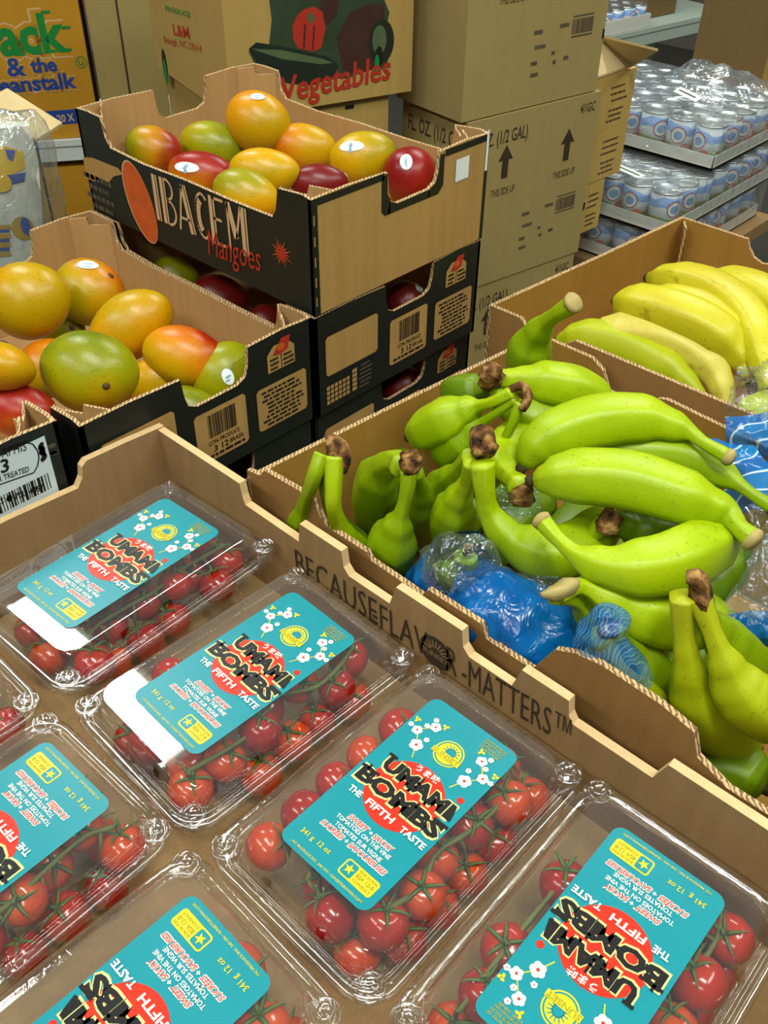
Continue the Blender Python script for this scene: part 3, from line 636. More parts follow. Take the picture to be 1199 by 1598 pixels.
mango('orange mango with a white sticker on its crown, highest in the top carton', 403, 192, 0.085, 53, 46, -25, 'ora', (-0.4, 0.2, 0), -0.12, stick=(402, 151, 12, 7, 0.2), group=TOPG)
mango('red shouldered mango with a round sticker near the black front edge of the top carton', 316, 272, 0.065, 54, 34, -8, 'red', (0.25, 0.7, 0), -0.02, stick=(290, 261, 12, 15, -0.4), group=TOPG)
mango('plain yellow mango in the middle of the top carton', 413, 268, 0.075, 56, 35, -5, 'yel', (0, 0.3, 0), 0.0, stick=(377, 269, 9, 6, 0.2), group=TOPG)
mango('orange mango with a reddish left flank by the far wall of the top carton', 474, 231, 0.06, 52, 36, -8, 'ored', (-0.8, -0.1, 0), -0.1, group=TOPG)
mango('yellow green mango with an oval sticker near the right end of the top carton', 567, 247, 0.069, 53, 40, 10, 'yel', (-0.3, 0, 0.2), -0.1, stick=(548, 228, 11, 17, 0.2), group=TOPG)
mango('red mango with a round sticker behind the end notch of the top carton', 641, 274, 0.06, 42, 44, 40, 'red', (0, 0.3, 0.3), 0.18, stick=(634, 252, 13, 10, 0), group=TOPG)
mango('yellow mango leaning on the low front edge of the top carton', 384, 306, 0.072, 54, 40, -20, 'yel', (0.6, -0.8, 0), 0.0, group=TOPG)
mango('pinkish red mango half hidden behind the torn end wall of the top carton', 498, 287, 0.062, 46, 30, 0, 'dred', (0, 0, 0), 0.1, stick=(552, 273, 9, 5, 0.5), group=TOPG)
mango('yellow mango low under the others beside the notch of the top carton', 600, 292, 0.04, 32, 30, 0, 'gor', (0, -0.4, 0), 0.1, group=TOPG)
mango('big orange yellow mango at the left edge, highest in the left carton', 44, 470, 0.005, 66, 60, 10, 'ora', (-0.3, 0.2, 0), -0.28, group=M2G)
mango('yellow green mango with a sticker and stem scar at the back of the left carton', 139, 457, -0.02, 57, 52, -25, 'gor', (0.3, 0.5, 0), 0.05, scar=(173, 430), stick=(137, 413, 17, 10, 0.1), group=M2G)
mango('pear shaped orange mango in the middle of the left carton', 203, 509, -0.025, 74, 50, 215, 'ora', (0.1, 0.3, 0), -0.1, group=M2G)
mango('large green yellow mango with a stem scar facing out, front of the left carton', 140, 581, -0.005, 77, 64, -8, 'grn', (0.2, -0.6, 0), 0.06, scar=(165, 604), group=M2G)
mango('orange mango red on its upper right, by the long wall of the left carton', 287, 557, -0.035, 66, 48, -12, 'ored', (0.55, 0.65, 0), -0.05, group=M2G)
mango('green yellow mango with a sticker at the right corner of the left carton', 352, 585, -0.052, 56, 50, 40, 'grn', (-0.2, 0.2, 0), 0.0, stick=(356, 588, 9, 13, 0.2), group=M2G)
mango('yellow mango wedged under the orange ones in the left carton', 240, 596, -0.06, 48, 38, 30, 'yel', (0, 0.3, 0), 0.05, group=M2G)
mango('dark green mango showing through the end notch of the left carton', 292, 640, -0.068, 54, 38, -10, 'grn', (0, 0, 0), -0.12, group=M2G)
mango('orange mango half hidden behind the large green one in the left carton', 78, 575, -0.045, 52, 46, 20, 'gor', (0.0, 0.5, 0), 0.15, group=M2G)
mango('small green mango in the gap below the largest orange one, left carton', 98, 518, -0.06, 36, 30, 0, 'grn', (0, 0, 0), 0.0, scar=(112, 512), group=M2G)
mango('yellow orange mango with a dark stem scar at the left edge of the picture', 2, 572, 0.02, 38, 52, 80, 'ora', (0, 0, 0), -0.12, scar=(10, 527), group=M3G)
mango('red mango lying low at the left edge above the white paper label', 28, 640, -0.02, 62, 42, -10, 'red', (0, 0.3, 0), 0.12, group=M3G)
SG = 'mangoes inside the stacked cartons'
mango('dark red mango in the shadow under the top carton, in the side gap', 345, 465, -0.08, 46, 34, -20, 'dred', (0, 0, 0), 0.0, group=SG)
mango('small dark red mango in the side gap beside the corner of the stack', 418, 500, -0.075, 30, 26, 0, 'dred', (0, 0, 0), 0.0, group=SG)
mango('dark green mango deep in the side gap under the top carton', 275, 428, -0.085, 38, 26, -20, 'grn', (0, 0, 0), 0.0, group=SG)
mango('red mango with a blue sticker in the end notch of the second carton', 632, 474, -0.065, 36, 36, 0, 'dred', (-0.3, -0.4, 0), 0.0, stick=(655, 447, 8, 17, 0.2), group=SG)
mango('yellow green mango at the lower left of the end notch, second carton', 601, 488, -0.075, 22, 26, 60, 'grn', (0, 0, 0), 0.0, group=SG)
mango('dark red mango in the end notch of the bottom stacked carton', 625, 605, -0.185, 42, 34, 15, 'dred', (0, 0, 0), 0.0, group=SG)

# ================================================================== banana boxes and the tomato tray
def wall(mb, P, Q, prof, zb, th, mo, me_, mi_, side=1):
    """upright board from P to Q (outer face towards side*normal); prof = [(distance, ztop)...]"""
    P = V((P[0], P[1], 0)); Q = V((Q[0], Q[1], 0)); u = (Q-P).normalized(); n = u.cross(Z)*side
    L_ = (Q-P).length; pr = [(min(a, L_), b) for a, b in prof]
    mb.prism([(0, zb)]+[(L_, zb)]+[(a, b) for a, b in reversed(pr)], P, u, Z, n, th, mo, me_, mi_)
    return Face(P, u, Z, n), L_
# front banana box
BN, BF, BR, BQ = (0.096, -0.1765), (0.132, 0.202), (0.60, -0.1765), (0.62, 0.206)
ZB = TZ+0.001
t = thing('banana_box', 'brown corrugated box full of green bananas, right of the mango stack', 'box', (0.36, 0.01, ZB))
def bwall(t, P, Q, prof, side=1, nm='wall_panel', zb=ZB):
    m = MB(); wall(m, P, Q, prof, zb, 0.005, K_BAN2, FLUTE, K_BAN, side); return m.build(nm, t)
m = MB(); m.box((0.12, -0.165, ZB), (0.595, 0.19, ZB+0.005), K_BAN); m.build('base_panel', t)
bwall(t, BN, BF, [(0, -0.052), (0.19, -0.050), (0.38, -0.050)], side=-1)
jag = lambda L_: L_
bwall(t, BN, BR, [(0, -0.046), (0.018, -0.043), (0.024, -0.034), (0.065, -0.032), (0.086, -0.034), (0.092, -0.045), (0.10, -0.052), (0.145, -0.052), (0.15, -0.058), (0.205, -0.06), (0.21, -0.05), (0.262, -0.05), (0.268, -0.062), (0.31, -0.062), (0.325, -0.03), (0.34, -0.022), (0.36, -0.018), (0.405, -0.02), (0.43, -0.026), (0.437, -0.045), (0.46, -0.055), (0.504, -0.055)], side=1)
bwall(t, BR, BQ, [(0, -0.055), (0.05, -0.05), (0.383, -0.05)], side=1)
bwall(t, BF, BQ, [(0, -0.045), (0.075, -0.046), (0.09, -0.055), (0.1, -0.075), (0.15, -0.075), (0.155, -0.06), (0.165, -0.057), (0.25, -0.062), (0.4, -0.062), (0.488, -0.055)], side=-1)
# back banana box
CN, CF, CRt, CQ = (0.052, 0.222), (0.085, 0.60), (0.56, 0.222), (0.585, 0.60)
t = thing('banana_box', 'brown corrugated box of yellow bananas behind the green ones', 'box', (0.32, 0.41, ZB))
m = MB(); m.box((0.09, 0.232, ZB), (0.555, 0.59, ZB+0.005), K_BAN); m.build('base_panel', t)
bwall(t, CN, CF, [(0, -0.05), (0.2, -0.049), (0.38, -0.046)], side=-1)
bwall(t, CN, CRt, [(0, -0.05), (0.045, -0.05), (0.06, -0.064), (0.08, -0.07), (0.105, -0.06), (0.118, -0.05), (0.3, -0.05), (0.52, -0.05)], side=1)
bwall(t, CF, CQ, [(0, -0.046), (0.098, -0.047), (0.103, -0.057), (0.111, -0.067), (0.124, -0.072), (0.138, -0.07), (0.147, -0.061), (0.152, -0.048), (0.3, -0.048), (0.5, -0.05)], side=-1)
bwall(t, CRt, CQ, [(0, -0.05), (0.38, -0.05)], side=1)
m = MB(); u0 = V((CF[0]+0.008, CF[1]-0.004, 0)); m.prism([(0, ZB), (0.022, ZB), (0.022, -0.05), (0, -0.049)], u0, V((0.6, -0.8, 0)), Z, V((0.8, 0.6, 0)), 0.003, K_BAN, FLUTE); m.build('corner_flap', t)

# tomato tray
TN, TW, TE, TS = (0.004, -0.199), (0.012, -0.655), (0.662, -0.199), (0.662, -0.655)
TRZ, TRF = -0.03, -0.131
t = thing('tomato_tray', 'brown cardboard tray holding the clear tomato packs, lettering on its inner wall', 'tray', (0.33, -0.43, TZ))
m = MB(); m.box((0.012, -0.65, TZ+0.002), (0.657, -0.204, TRF), K_TRAY); m.build('base_panel', t)
def twall(P, Q, prof, side, txt=None, th=0.007):
    m = MB(); F, L_ = wall(m, P, Q, prof, TZ+0.002, th, K_TRAY, K_TRAYTOP, K_TRAY, side)
    if txt: txt(m, F)
    return m.build('wall_panel', t)
def tray_text(m, F):
    Fi = Face(V((0, TN[1]-0.0072, 0)), X, Z, -Y); p = lambda x, y: Fi.px(x, y)
    m.text(Fi, 'BECAUSE', p(464, 893), p(590, 975), 0.028, INK_BR, -0.004); m.text(Fi, '-FLAV', p(583, 972), p(668, 1026), 0.028, INK_BR, -0.004)
    c = p(681, 1018); m.ell(Fi, c.x, c.y, 0.0155, 0.0155, INK_BR, 0.0006)
    for i in range(9): q = math.pi*(i+0.5)/9; m.line(Fi, (c.x+0.005*math.cos(q), c.y+0.001+0.004*math.sin(q)), (c.x+0.012*math.cos(q), c.y+0.001+0.011*math.sin(q)), 0.0011, K_TRAY, 0.0009)
    m.text(Fi, 'SUNSET', (c.x-0.0125, c.y-0.0052), (c.x+0.0125, c.y-0.0052), 0.005, K_TRAY, 0.01, 0, 0.0009)
    m.text(Fi, 'R', p(697, 1046), p(714, 1057), 0.028, INK_BR, -0.004); m.text(Fi, '-MATTERS\u2122', p(722, 1064), p(890, 1166), 0.028, INK_BR, -0.004)
NP = [(0, TRZ), (0.119, TRZ), (0.121, TRZ-0.012), (0.124, TRZ-0.02), (0.19, TRZ-0.021), (0.192, TRZ-0.001), (0.239, TRZ-0.001), (0.241, TRZ-0.016), (0.247, TRZ-0.022), (0.29, TRZ-0.022), (0.296, TRZ-0.001), (0.359, TRZ-0.001), (0.361, TRZ-0.016), (0.367, TRZ-0.022), (0.405, TRZ-0.022), (0.411, TRZ-0.001), (0.449, TRZ-0.001), (0.451, TRZ-0.014), (0.455, TRZ-0.02), (0.515, TRZ-0.02), (0.522, TRZ), (0.658, TRZ)]
twall(TN, TE, NP, -1, tray_text)
twall(TN, TW, [(0, -0.029), (0.04, -0.026), (0.081, -0.024), (0.086, -0.028), (0.088, -0.038), (0.094, -0.046), (0.16, -0.041), (0.30, -0.042), (0.31, -0.03), (0.456, -0.03)], 1)
twall(TE, TS, [(0, TRZ), (0.456, TRZ)], -1)
twall(TW, TS, [(0, TRZ), (0.65, TRZ)], 1)

# ================================================================== clear tomato packs
PET = film('clear_pet', (0.965, 0.97, 0.965), base=0.085, power=2.4, gain=0.75, haze=0.03, rough=0.02)
PET_RIM = film('clear_pet_rim', (0.95, 0.96, 0.95), base=0.10, power=2.0, gain=0.8, haze=0.012, rough=0.025, bump=0.09, bscale=90, bdist=0.002)
PET_BASE = film('clear_pet_base', (0.97, 0.975, 0.97), base=0.03, power=3.0, gain=0.4, haze=0.008, rough=0.06)
CW, CL = 0.1455, 0.213           # pack width (x) and length (y)
RIMZ, LIDZ, PKZ = 0.051, 0.0715, TRF+0.001
def rrect(w, l, r, z, nx=14, ny=20, nc=6):
    """rounded rectangle loop with evenly divided sides"""
    p = []; hx, hy = w/2-r, l/2-r
    for (cx_, cy_, a0, sx, sy, n, dx, dy) in ((hx, hy, 0, 0, 0, nx, -1, 0), (-hx, hy, 90, 0, 0, ny, 0, -1), (-hx, -hy, 180, 0, 0, nx, 1, 0), (hx, -hy, 270, 0, 0, ny, 0, 1)):
        for i in range(nc): q = math.radians(a0+90*i/nc); p.append(V((cx_+r*math.cos(q), cy_+r*math.sin(q), z)))
        q = math.radians(a0+90); s = V((cx_+r*math.cos(q), cy_+r*math.sin(q), z)); ln = 2*(hx if dx else hy)
        for i in range(n): p.append(s+V((dx, dy, 0))*ln*i/n)
    return p
def make_lid():
    m = MB(); L_ = []
    for ins, z, r in ((0.0005, RIMZ-0.0045, 0.021), (0.0, RIMZ+0.001, 0.021), (0.0025, RIMZ+0.0026, 0.02), (0.006, RIMZ+0.0026, 0.019), (0.0078, RIMZ+0.0005, 0.018), (0.0095, RIMZ+0.001, 0.0175),
                      (0.0100, RIMZ+0.006, 0.017), (0.0112, RIMZ+0.0078, 0.0165), (0.0118, RIMZ+0.0120, 0.016), (0.0130, RIMZ+0.0140, 0.0155), (0.0146, LIDZ-0.0022, 0.015), (0.0172, LIDZ, 0.014)):
        L_.append(rrect(CW-2*ins, CL-2*ins, r, z))
    n = 20; per = 6
    # vents: a few cells of the shoulder are open slots
    top = per; left = per+14+per; bot = left+20+per; right = bot+14+per
    skip = set()
    for base, ks in ((top, (3, 10)), (left, (4, 15)), (bot, (3, 10)), (right, (4, 9, 15))):
        for k in ks: skip.add((8, base+k)); skip.add((7, base+k))
    a = MB(); a.loops(L_[:7], PET_RIM); 
    a.loops(L_[6:], PET, skip={(i-6, j) for i, j in skip}, cap1=False)
    a.add(L_[-1], [list(range(len(L_[-1])))], PET)
    return a
def make_base():
    a = MB(); L_ = []
    for ins, z, r in ((0.001, RIMZ-0.006, 0.021), (0.0005, RIMZ-0.0005, 0.021), (0.0085, RIMZ-0.0005, 0.018), (0.0105, RIMZ-0.004, 0.017), (0.0135, 0.03, 0.017), (0.0175, 0.006, 0.016), (0.021, 0.0015, 0.015), (0.026, 0.001, 0.012)):
        L_.append(rrect(CW-2*ins, CL-2*ins, r, z))
    a.loops(L_, PET_BASE); a.add(L_[-1], [list(range(len(L_[-1])))], PET_BASE)
    return a
def make_button():
    m = MB(); lp = []
    for r, z in ((0.0098, 0.0), (0.0096, 0.0035), (0.0080, 0.0052), (0.0073, 0.0035), (0.0062, 0.0033), (0.0056, 0.0072), (0.0042, 0.0086), (0.0026, 0.006), (0.0012, 0.006)):
        lp.append([V((r*math.cos(q), r*math.sin(q), z)) for q in [2*math.pi*i/20 for i in range(20)]])
    m.loops(lp, PET_RIM, True, True, False, True); return m
LW, LL = 0.073, 0.1465
def make_label():
    m = MB(); F = Face(V((-LW/2, -LL/2, LIDZ+0.0006)), X*LW, Y*LL, Z)      # u, v run 0..1 on the label
    FM = Face(V((-LW/2, -LL/2, LIDZ+0.0006)), X, Y, Z)                       # same, metres
    pl = [(p.x+LW/2, p.y+LL/2) for p in rrect(LW, LL, 0.007, 0, 4, 4, 6)]
    m.poly(FM, pl, TEAL, 0)
    M_ = lambda s, t: (s*LW, t*LL)
    def T(s, a, b, h, mat, bold=0.0, sh=0.0, l=0.0004, res=2): m.text(FM, s, M_(*a), M_(*b), h, mat, bold, sh, l, res)
    c = M_(0.51, 0.495); m.ell(FM, c[0], c[1], 0.0258, 0.0258, L_RED, 0.0002, 48)
    c = M_(0.893, 0.642); m.ell(FM, c[0], c[1], 0.0024, 0.0024, L_RED, 0.0002, 16)
    T('\u3046\u307e\u5473', (0.395, 0.628), (0.645, 0.636), 0.0042, L_WHITE, 0.02)
    # big brush-like capitals: cream halo under black
    def halo(s, a, b, h, l, sh=0.0):
        g = 0.012; T(s, (a[0]-g*1.3, a[1]-0.006), (b[0]+g*1.3, b[1]-0.006), h*1.12, L_CREAM, 0.085, sh, l); T(s, a, b, h, L_BLACK, 0.05, sh, l+0.0002)
    halo('UMAMI', (0.16, 0.538), (0.915, 0.535), 0.0108, 0.0003); halo('BOMBS', (0.055, 0.425), (0.975, 0.425), 0.0112, 0.0004)
    B = lambda p0, p1, w: m.line(FM, M_(*p0), M_(*p1), w, L_BLACK, 0.0007)
    # the extra strokes that make the letters look brushed
    B((0.13, 0.612), (0.22, 0.612), 0.0022); B((0.45, 0.585), (0.62, 0.578), 0.0016); B((0.42, 0.56), (0.64, 0.556), 0.0016); B((0.53, 0.545), (0.53, 0.62), 0.0016); B((0.03, 0.49), (0.22, 0.495), 0.0022); B((0.1, 0.425), (0.1, 0.515), 0.0018); B((0.60, 0.487), (0.80, 0.49), 0.0018); B((0.66, 0.42), (0.66, 0.51), 0.0018); B((0.84, 0.50), (0.99, 0.50), 0.0024); B((0.9, 0.6), (0.94, 0.53), 0.003)
    T('THE', (0.115, 0.352), (0.25, 0.354), 0.0046, L_WHITE, 0.03, 0, 0.0009); T('FIFTH', (0.315, 0.354), (0.615, 0.354), 0.0050, L_WHITE, 0.03, 0, 0.0009); T('TASTE', (0.70, 0.354), (0.965, 0.354), 0.0046, L_WHITE, 0.03, 0, 0.0009)
    def redl(s, a, b, h):
        T(s, (a[0]-0.006, a[1]-0.002), (b[0]+0.006, b[1]-0.002), h*1.16, L_WHITE, 0.075, 0.25, 0.0002); T(s, a, b, h, L_RED, 0.012, 0.25, 0.0004)
    redl('SWEET', (0.305, 0.256), (0.52, 0.258), 0.0034); T('+', (0.535, 0.258), (0.57, 0.258), 0.0034, L_WHITE, 0.03); redl('SAVORY', (0.585, 0.258), (0.79, 0.262), 0.0034)
    T('TOMATOES ON THE VINE', (0.225, 0.226), (0.82, 0.23), 0.0030, L_WHITE, 0.015); T('TOMATES SUR VIGNE', (0.27, 0.195), (0.785, 0.198), 0.0030, L_WHITE, 0.015)
    redl('SUCR\u00c9ES', (0.175, 0.16), (0.42, 0.162), 0.0034); T('+', (0.44, 0.163), (0.475, 0.163), 0.0034, L_WHITE, 0.03); redl('SAVOUREUSES', (0.49, 0.163), (0.885, 0.167), 0.0034)
    T('341 g  12 oz', (0.11, 0.076), (0.435, 0.082), 0.0036, L_YEL, 0.01)
    T('MC PRODUCE INC. 240 ON \u2022 SUNSETGROWN.COM', (0.13, 0.019), (0.91, 0.022), 0.0017, L_YEL, 0.01)
    # rounded box with star
    def rbox(a0, b0, a1, b1, r, mat, l):
        w, h = (a1-a0)*LW, (b1-b0)*LL; cx_, cy_ = (a0+a1)/2*LW, (b0+b1)/2*LL
        m.poly(FM, [(p.x+cx_, p.y+cy_) for p in rrect(w, h, r, 0, 2, 2, 5)], mat, l)
    rbox(0.578, 0.055, 0.93, 0.133, 0.0022, L_YEL, 0.0002); rbox(0.592, 0.062, 0.705, 0.126, 0.0014, TEAL, 0.0004)
    sc_ = M_(0.648, 0.094)
    m.poly(FM, [(sc_[0]+(0.0036 if i % 2 == 0 else 0.0015)*math.sin(math.pi*i/5), sc_[1]+(0.0036 if i % 2 == 0 else 0.0015)*math.cos(math.pi*i/5)) for i in range(10)], L_YEL, 0.0006)
    T('RUN IN FUN', (0.725, 0.112), (0.91, 0.113), 0.0018, L_OLIVE, 0.02); T('BSA 12-B', (0.725, 0.088), (0.91, 0.089), 0.0028, L_OLIVE, 0.02); T('CONSULT', (0.725, 0.067), (0.91, 0.068), 0.0018, L_OLIVE, 0.02)
    # round sun emblem
    c = M_(0.513, 0.79); m.ell(FM, c[0], c[1], 0.0104, 0.0104, L_YEL, 0.0002, 32); m.ring(FM, c[0], c[1], 0.0085, 0.0094, TEAL, 0.0004)
    m.ell(FM, c[0]+0.0006, c[1]+0.0012, 0.0036, 0.0036, TEAL, 0.0004, 16)
    for i in range(14): q = 2*math.pi*i/14; m.line(FM, (c[0]+0.0006+0.003*math.cos(q), c[1]+0.0012+0.003*math.sin(q)), (c[0]+0.0006+0.0062*math.cos(q), c[1]+0.0012+0.0062*math.sin(q)), 0.0006, TEAL, 0.0004)
    m.poly(FM, [(c[0]-0.011, c[1]-0.0052), (c[0]+0.011, c[1]-0.0052), (c[0]+0.011, c[1]-0.0008), (c[0]-0.011, c[1]-0.0008)], L_YEL, 0.0006)
    m.text(FM, 'SUNSET', (c[0]-0.0105, c[1]-0.0046), (c[0]+0.0105, c[1]-0.0046), 0.0034, L_OLIVE, 0.02, 0, 0.0008)
    for i, t_ in enumerate(('SWEET BITES OF', 'UMAMI RICH', 'TOMATOES ON', 'THE VINE')): T(t_, (0.655, 0.962-i*0.017), (0.9-0.01*i, 0.962-i*0.017), 0.0017, L_OLIVE, 0.02)
    # blossoms and twigs
    for a, b in (((0.299, 0.664), (0.238, 0.727)), ((0.238, 0.727), (0.135, 0.8)), ((0.135, 0.8), (0.24, 0.86)), ((0.738, 0.66), (0.795, 0.727)), ((0.795, 0.727), (0.898, 0.791)), ((0.898, 0.791), (0.778, 0.859))): m.line(FM, M_(*a), M_(*b), 0.0007, L_YEL, 0.0002)
    for a in ((0.058, 0.839), (0.308, 0.892), (0.713, 0.899), (0.963, 0.837)):
        q = M_(*a)
        for k in range(3): m.ell(FM, q[0]+0.0014*math.cos(k*2.1+a[0]*9), q[1]+0.0014*math.sin(k*2.1+a[0]*9), 0.0014, 0.0009, L_YEL, 0.0003, 8, k*2.1)
    for s_, t_, r in ((0.135, 0.791, 0.0036), (0.241, 0.86, 0.0038), (0.238, 0.727, 0.0046), (0.778, 0.859, 0.0038), (0.898, 0.791, 0.0038), (0.795, 0.727, 0.0046), (0.05, 0.798, 0.0019), (0.171, 0.84, 0.0019), (0.194, 0.892, 0.0019), (0.271, 0.779, 0.0019), (0.83, 0.892, 0.0019), (0.854, 0.839, 0.0019), (0.976, 0.796, 0.0019), (0.755, 0.781, 0.0019)):
        q = M_(s_, t_)
        for k in range(5): an = 2*math.pi*k/5+0.3; m.ell(FM, q[0]+r*0.55*math.cos(an), q[1]+r*0.55*math.sin(an), r*0.5, r*0.5, L_WHITE, 0.0004+k*0.00001, 12)
        m.ell(FM, q[0], q[1], r*0.5, r*0.5, L_WHITE, 0.0005, 10); m.ell(FM, q[0], q[1], r*0.24, r*0.24, L_RED, 0.0006, 8)
    return m
_lid, _base, _but, _lab = make_lid(), make_base(), make_button(), make_label()
_proto = {}
def pack_part(k, mb, par):
    if k not in _proto: o = mb.build(k, par, local=True); _proto[k] = o.data; return o
    o = bpy.data.objects.new(k, _proto[k]); COL.objects.link(o); o.parent = par; return o
PACKS = []
def pack(label, x, y, rz, flip, dz=0.0, tilt=(0, 0), ly=0.0):
    t = thing('tomato_clamshell', label, 'plastic pack', (x, y, PKZ+dz), 'clear tomato packs')
    t.rotation_euler = (math.radians(tilt[0]), math.radians(tilt[1]), math.radians(rz+(180 if flip else 0)))
    pack_part('base_tray', _base, t); lid = pack_part('lid', _lid, t); pack_part('label', _lab, t).location = (0, ly, 0)
    for sx in (-1, 1):
        for sy in (-1, 1):
            b = pack_part('snap_button', _but, lid); b.location = (sx*(CW/2-0.0115), sy*(CL/2-0.0115), RIMZ+0.0022)
    PACKS.append(t); return t
PK = {}
PK[1] = pack('clear tomato pack in the far corner of the tray, below the white paper label', 0.1075, -0.3155, 2.0, False, 0.005, (0, -1.5))
PK[2] = pack('clear tomato pack second from the far corner along the lettered wall', 0.260, -0.317, -2.0, False)
PK[3] = pack('clear tomato pack under the word MATTERS, whole teal label in view', 0.4105, -0.3185, 0.0, False)
PK[4] = pack('clear tomato pack at the lower right, its teal label upside down', 0.557, -0.316, 1.0, True)
PK[5] = pack('clear tomato pack cut by the left edge, label upside down and half in view', 0.2505, -0.5325, 1.2, True, 0.0, (0, 0), -0.011)
PK[6] = pack('clear tomato pack at the bottom edge with an upside down teal label', 0.4000, -0.5335, -1.5, True, 0.0, (0, 0), -0.010)
PK[7] = pack('clear tomato pack at the left edge showing only two tomatoes', 0.100, -0.5325, 0.0, False)
PK[8] = pack('clear tomato pack whose corner just shows at the bottom edge, right of centre', 0.5495, -0.5335, 0.0, False)

# ---- tomatoes
TOM = [fruit('tomato_skin_%d' % i, a, b, c, (0, 0, 0.5), 0.0, 0.16, 0.0, 2.0, 0.5, 0.6, 0.02) for i, (a, b, c) in enumerate((
    ((130, 16, 8), (162, 26, 12), (178, 46, 18)), ((118, 12, 8), (146, 18, 12), (164, 30, 14)), ((170, 42, 10), (188, 58, 14), (198, 78, 24))))]
M_VINE = plain('tomato_vine_green', (92, 98, 44), 0.6, 0.3, var=0.3, scale=120)
M_CALYX = plain('tomato_calyx_green', (78, 102, 40), 0.6, 0.3, var=0.3, scale=150)
def tomato_mesh(mat):
    m = MB(); lp = []; n = 20
    for i in range(1, 14):
        a = math.pi*i/14; r = math.sin(a); z = math.cos(a)
        z2 = z*0.95-(0.16*math.exp(-(r/0.32)**2) if z > 0 else 0)
        lp.append([V((r*math.cos(2*math.pi*j/n)*(1+0.012*math.cos(10*math.pi*j/n)), r*math.sin(2*math.pi*j/n)*(1+0.012*math.cos(10*math.pi*j/n)), z2)) for j in range(n)])
    lp.reverse(); m.loops(lp, mat, True, True, True, True); return m
_tom = [tomato_mesh(x) for x in TOM]
def calyx_mesh():
    m = MB(); r = random.Random(3)
    for k in range(5):
        a = 2*math.pi*k/5+r.uniform(-0.2, 0.2); ln = r.uniform(0.75, 1.05); pts = []
        for i in range(5):
            s = i/4; rad = 0.06+s*ln; z = 0.80+0.30*math.sin(s*2.2)*0.6-0.10*s*s
            pts.append((V((math.cos(a)*rad, math.sin(a)*rad, z)), 0.10*(1-s)**0.7+0.012))
        lp = []
        for p, w in pts:
            tn = V((-math.sin(a), math.cos(a), 0)); lp.append([p+tn*w, p+Z*0.05, p-tn*w, p-Z*0.02])
        m.loops(lp, M_CALYX, True, True, True, True)
    m.tube([(0, 0, 0.74), (0.02, 0, 0.95), (0.06, 0.02, 1.25)], [0.08, 0.06, 0.06], M_CALYX, 6); return m
_cal = calyx_mesh(); _tp = {}
def shared(key, mb, name, par):
    if key not in _tp: o = mb.build(name, par, local=True); _tp[key] = o.data; return o
    o = bpy.data.objects.new(name, _tp[key]); COL.objects.link(o); o.parent = par; return o
RT = 0.0152
def trusses(pk, sides, seed):
    """sides: list of (label, [(px, py, z offset, scale)...] or None for the side) ; tomatoes settle so that none overlap"""
    r = random.Random(seed); t = PK[pk]; W_ = wmat(t); iW = W_.inverted(); items = []
    for si, (lab, pts) in enumerate(sides):
        for q in pts:
            z = PKZ+0.036+(q[2] if len(q) > 2 else 0); s = q[3] if len(q) > 3 else 1.0
            rr = RT*s*r.uniform(0.92, 1.05); w = pz(q[0], q[1], z); l = iW @ w; items.append([l, rr, si, r.randrange(3) if len(q) < 5 else q[4]])
    for it in range(60):
        for i in range(len(items)):
            for j in range(i):
                a, b = items[i], items[j]; d = a[0]-b[0]; ov = a[1]+b[1]-d.length
                if ov > 0.0003: d = d.normalized() if d.length > 1e-5 else V((0, 0, 1)); a[0] += d*ov*0.4; b[0] -= d*ov*0.4
        for a in items:
            hx, hy = CW/2-0.0125-a[1], CL/2-0.0125-a[1]
            a[0].x = max(-hx, min(hx, a[0].x)); a[0].y = max(-hy, min(hy, a[0].y)); a[0].z = max(0.0022+a[1], min(LIDZ-0.004-a[1], a[0].z))
    for si, (lab, pts) in enumerate(sides):
        its = [a for a in items if a[2] == si]
        if not its: continue
        ctr = sum((a[0] for a in its), V())/len(its); wc = W_ @ V((ctr.x, ctr.y, 0.002))
        T_ = thing('tomato_truss', lab, 'tomatoes', wc, 'vine tomatoes in the clear packs'); T_.rotation_euler = t.rotation_euler
        iT = wmat(T_).inverted()
        its.sort(key=lambda a: a[0].y); ctrs = []
        m = MB(); zs = min(LIDZ-0.006, max(a[0].z for a in its)+0.009)
        main = []
        k = max(2, len(its)//2)
        for i in range(k+1):
            f = i/k*(len(its)-1); a = its[int(f)][0]; b = its[min(int(f)+1, len(its)-1)][0]; p = a.lerp(b, f-int(f)); p = p.lerp(V((ctr.x, p.y, 0)), 0.6)
            main.append(V((p.x+r.uniform(-0.003, 0.003), p.y, zs+r.uniform(-0.004, 0.001))))
        cv = catmull([iT @ (W_ @ p) for p in main], 16) if len(main) > 1 else []
        if len(cv) > 1: m.tube(cv, [0.0017+0.0003*math.sin(i*2.0) for i in range(len(cv))], M_VINE, 7)
        for idx, (l, rr, _, mi_) in enumerate(its):
            w = iT @ (W_ @ l); near = min(cv, key=lambda c: (c-w).length); d = (near-w)
            d = (d.normalized()+V((r.uniform(-0.35, 0.35), r.uniform(-0.35, 0.35), 0.35))).normalized()
            tm = shared('tom%d' % mi_, _tom[mi_], 'tomato', T_); q = Z.rotation_difference(d)
            tm.location = w; tm.rotation_mode = 'QUATERNION'; tm.rotation_quaternion = q; tm.scale = (rr, rr, rr*r.uniform(0.95, 1.06))
            cl = shared('calyx', _cal, 'calyx', tm); cl.rotation_euler = (0, 0, r.uniform(0, 6))
            e_ = w+d*rr*1.15; m.tube([e_, (e_+near)/2+V((r.uniform(-.002, .002), r.uniform(-.002, .002), 0.0015)), near], [0.0010, 0.0011, 0.0013], M_VINE, 5)
        m.build('vine', T_, local=True)
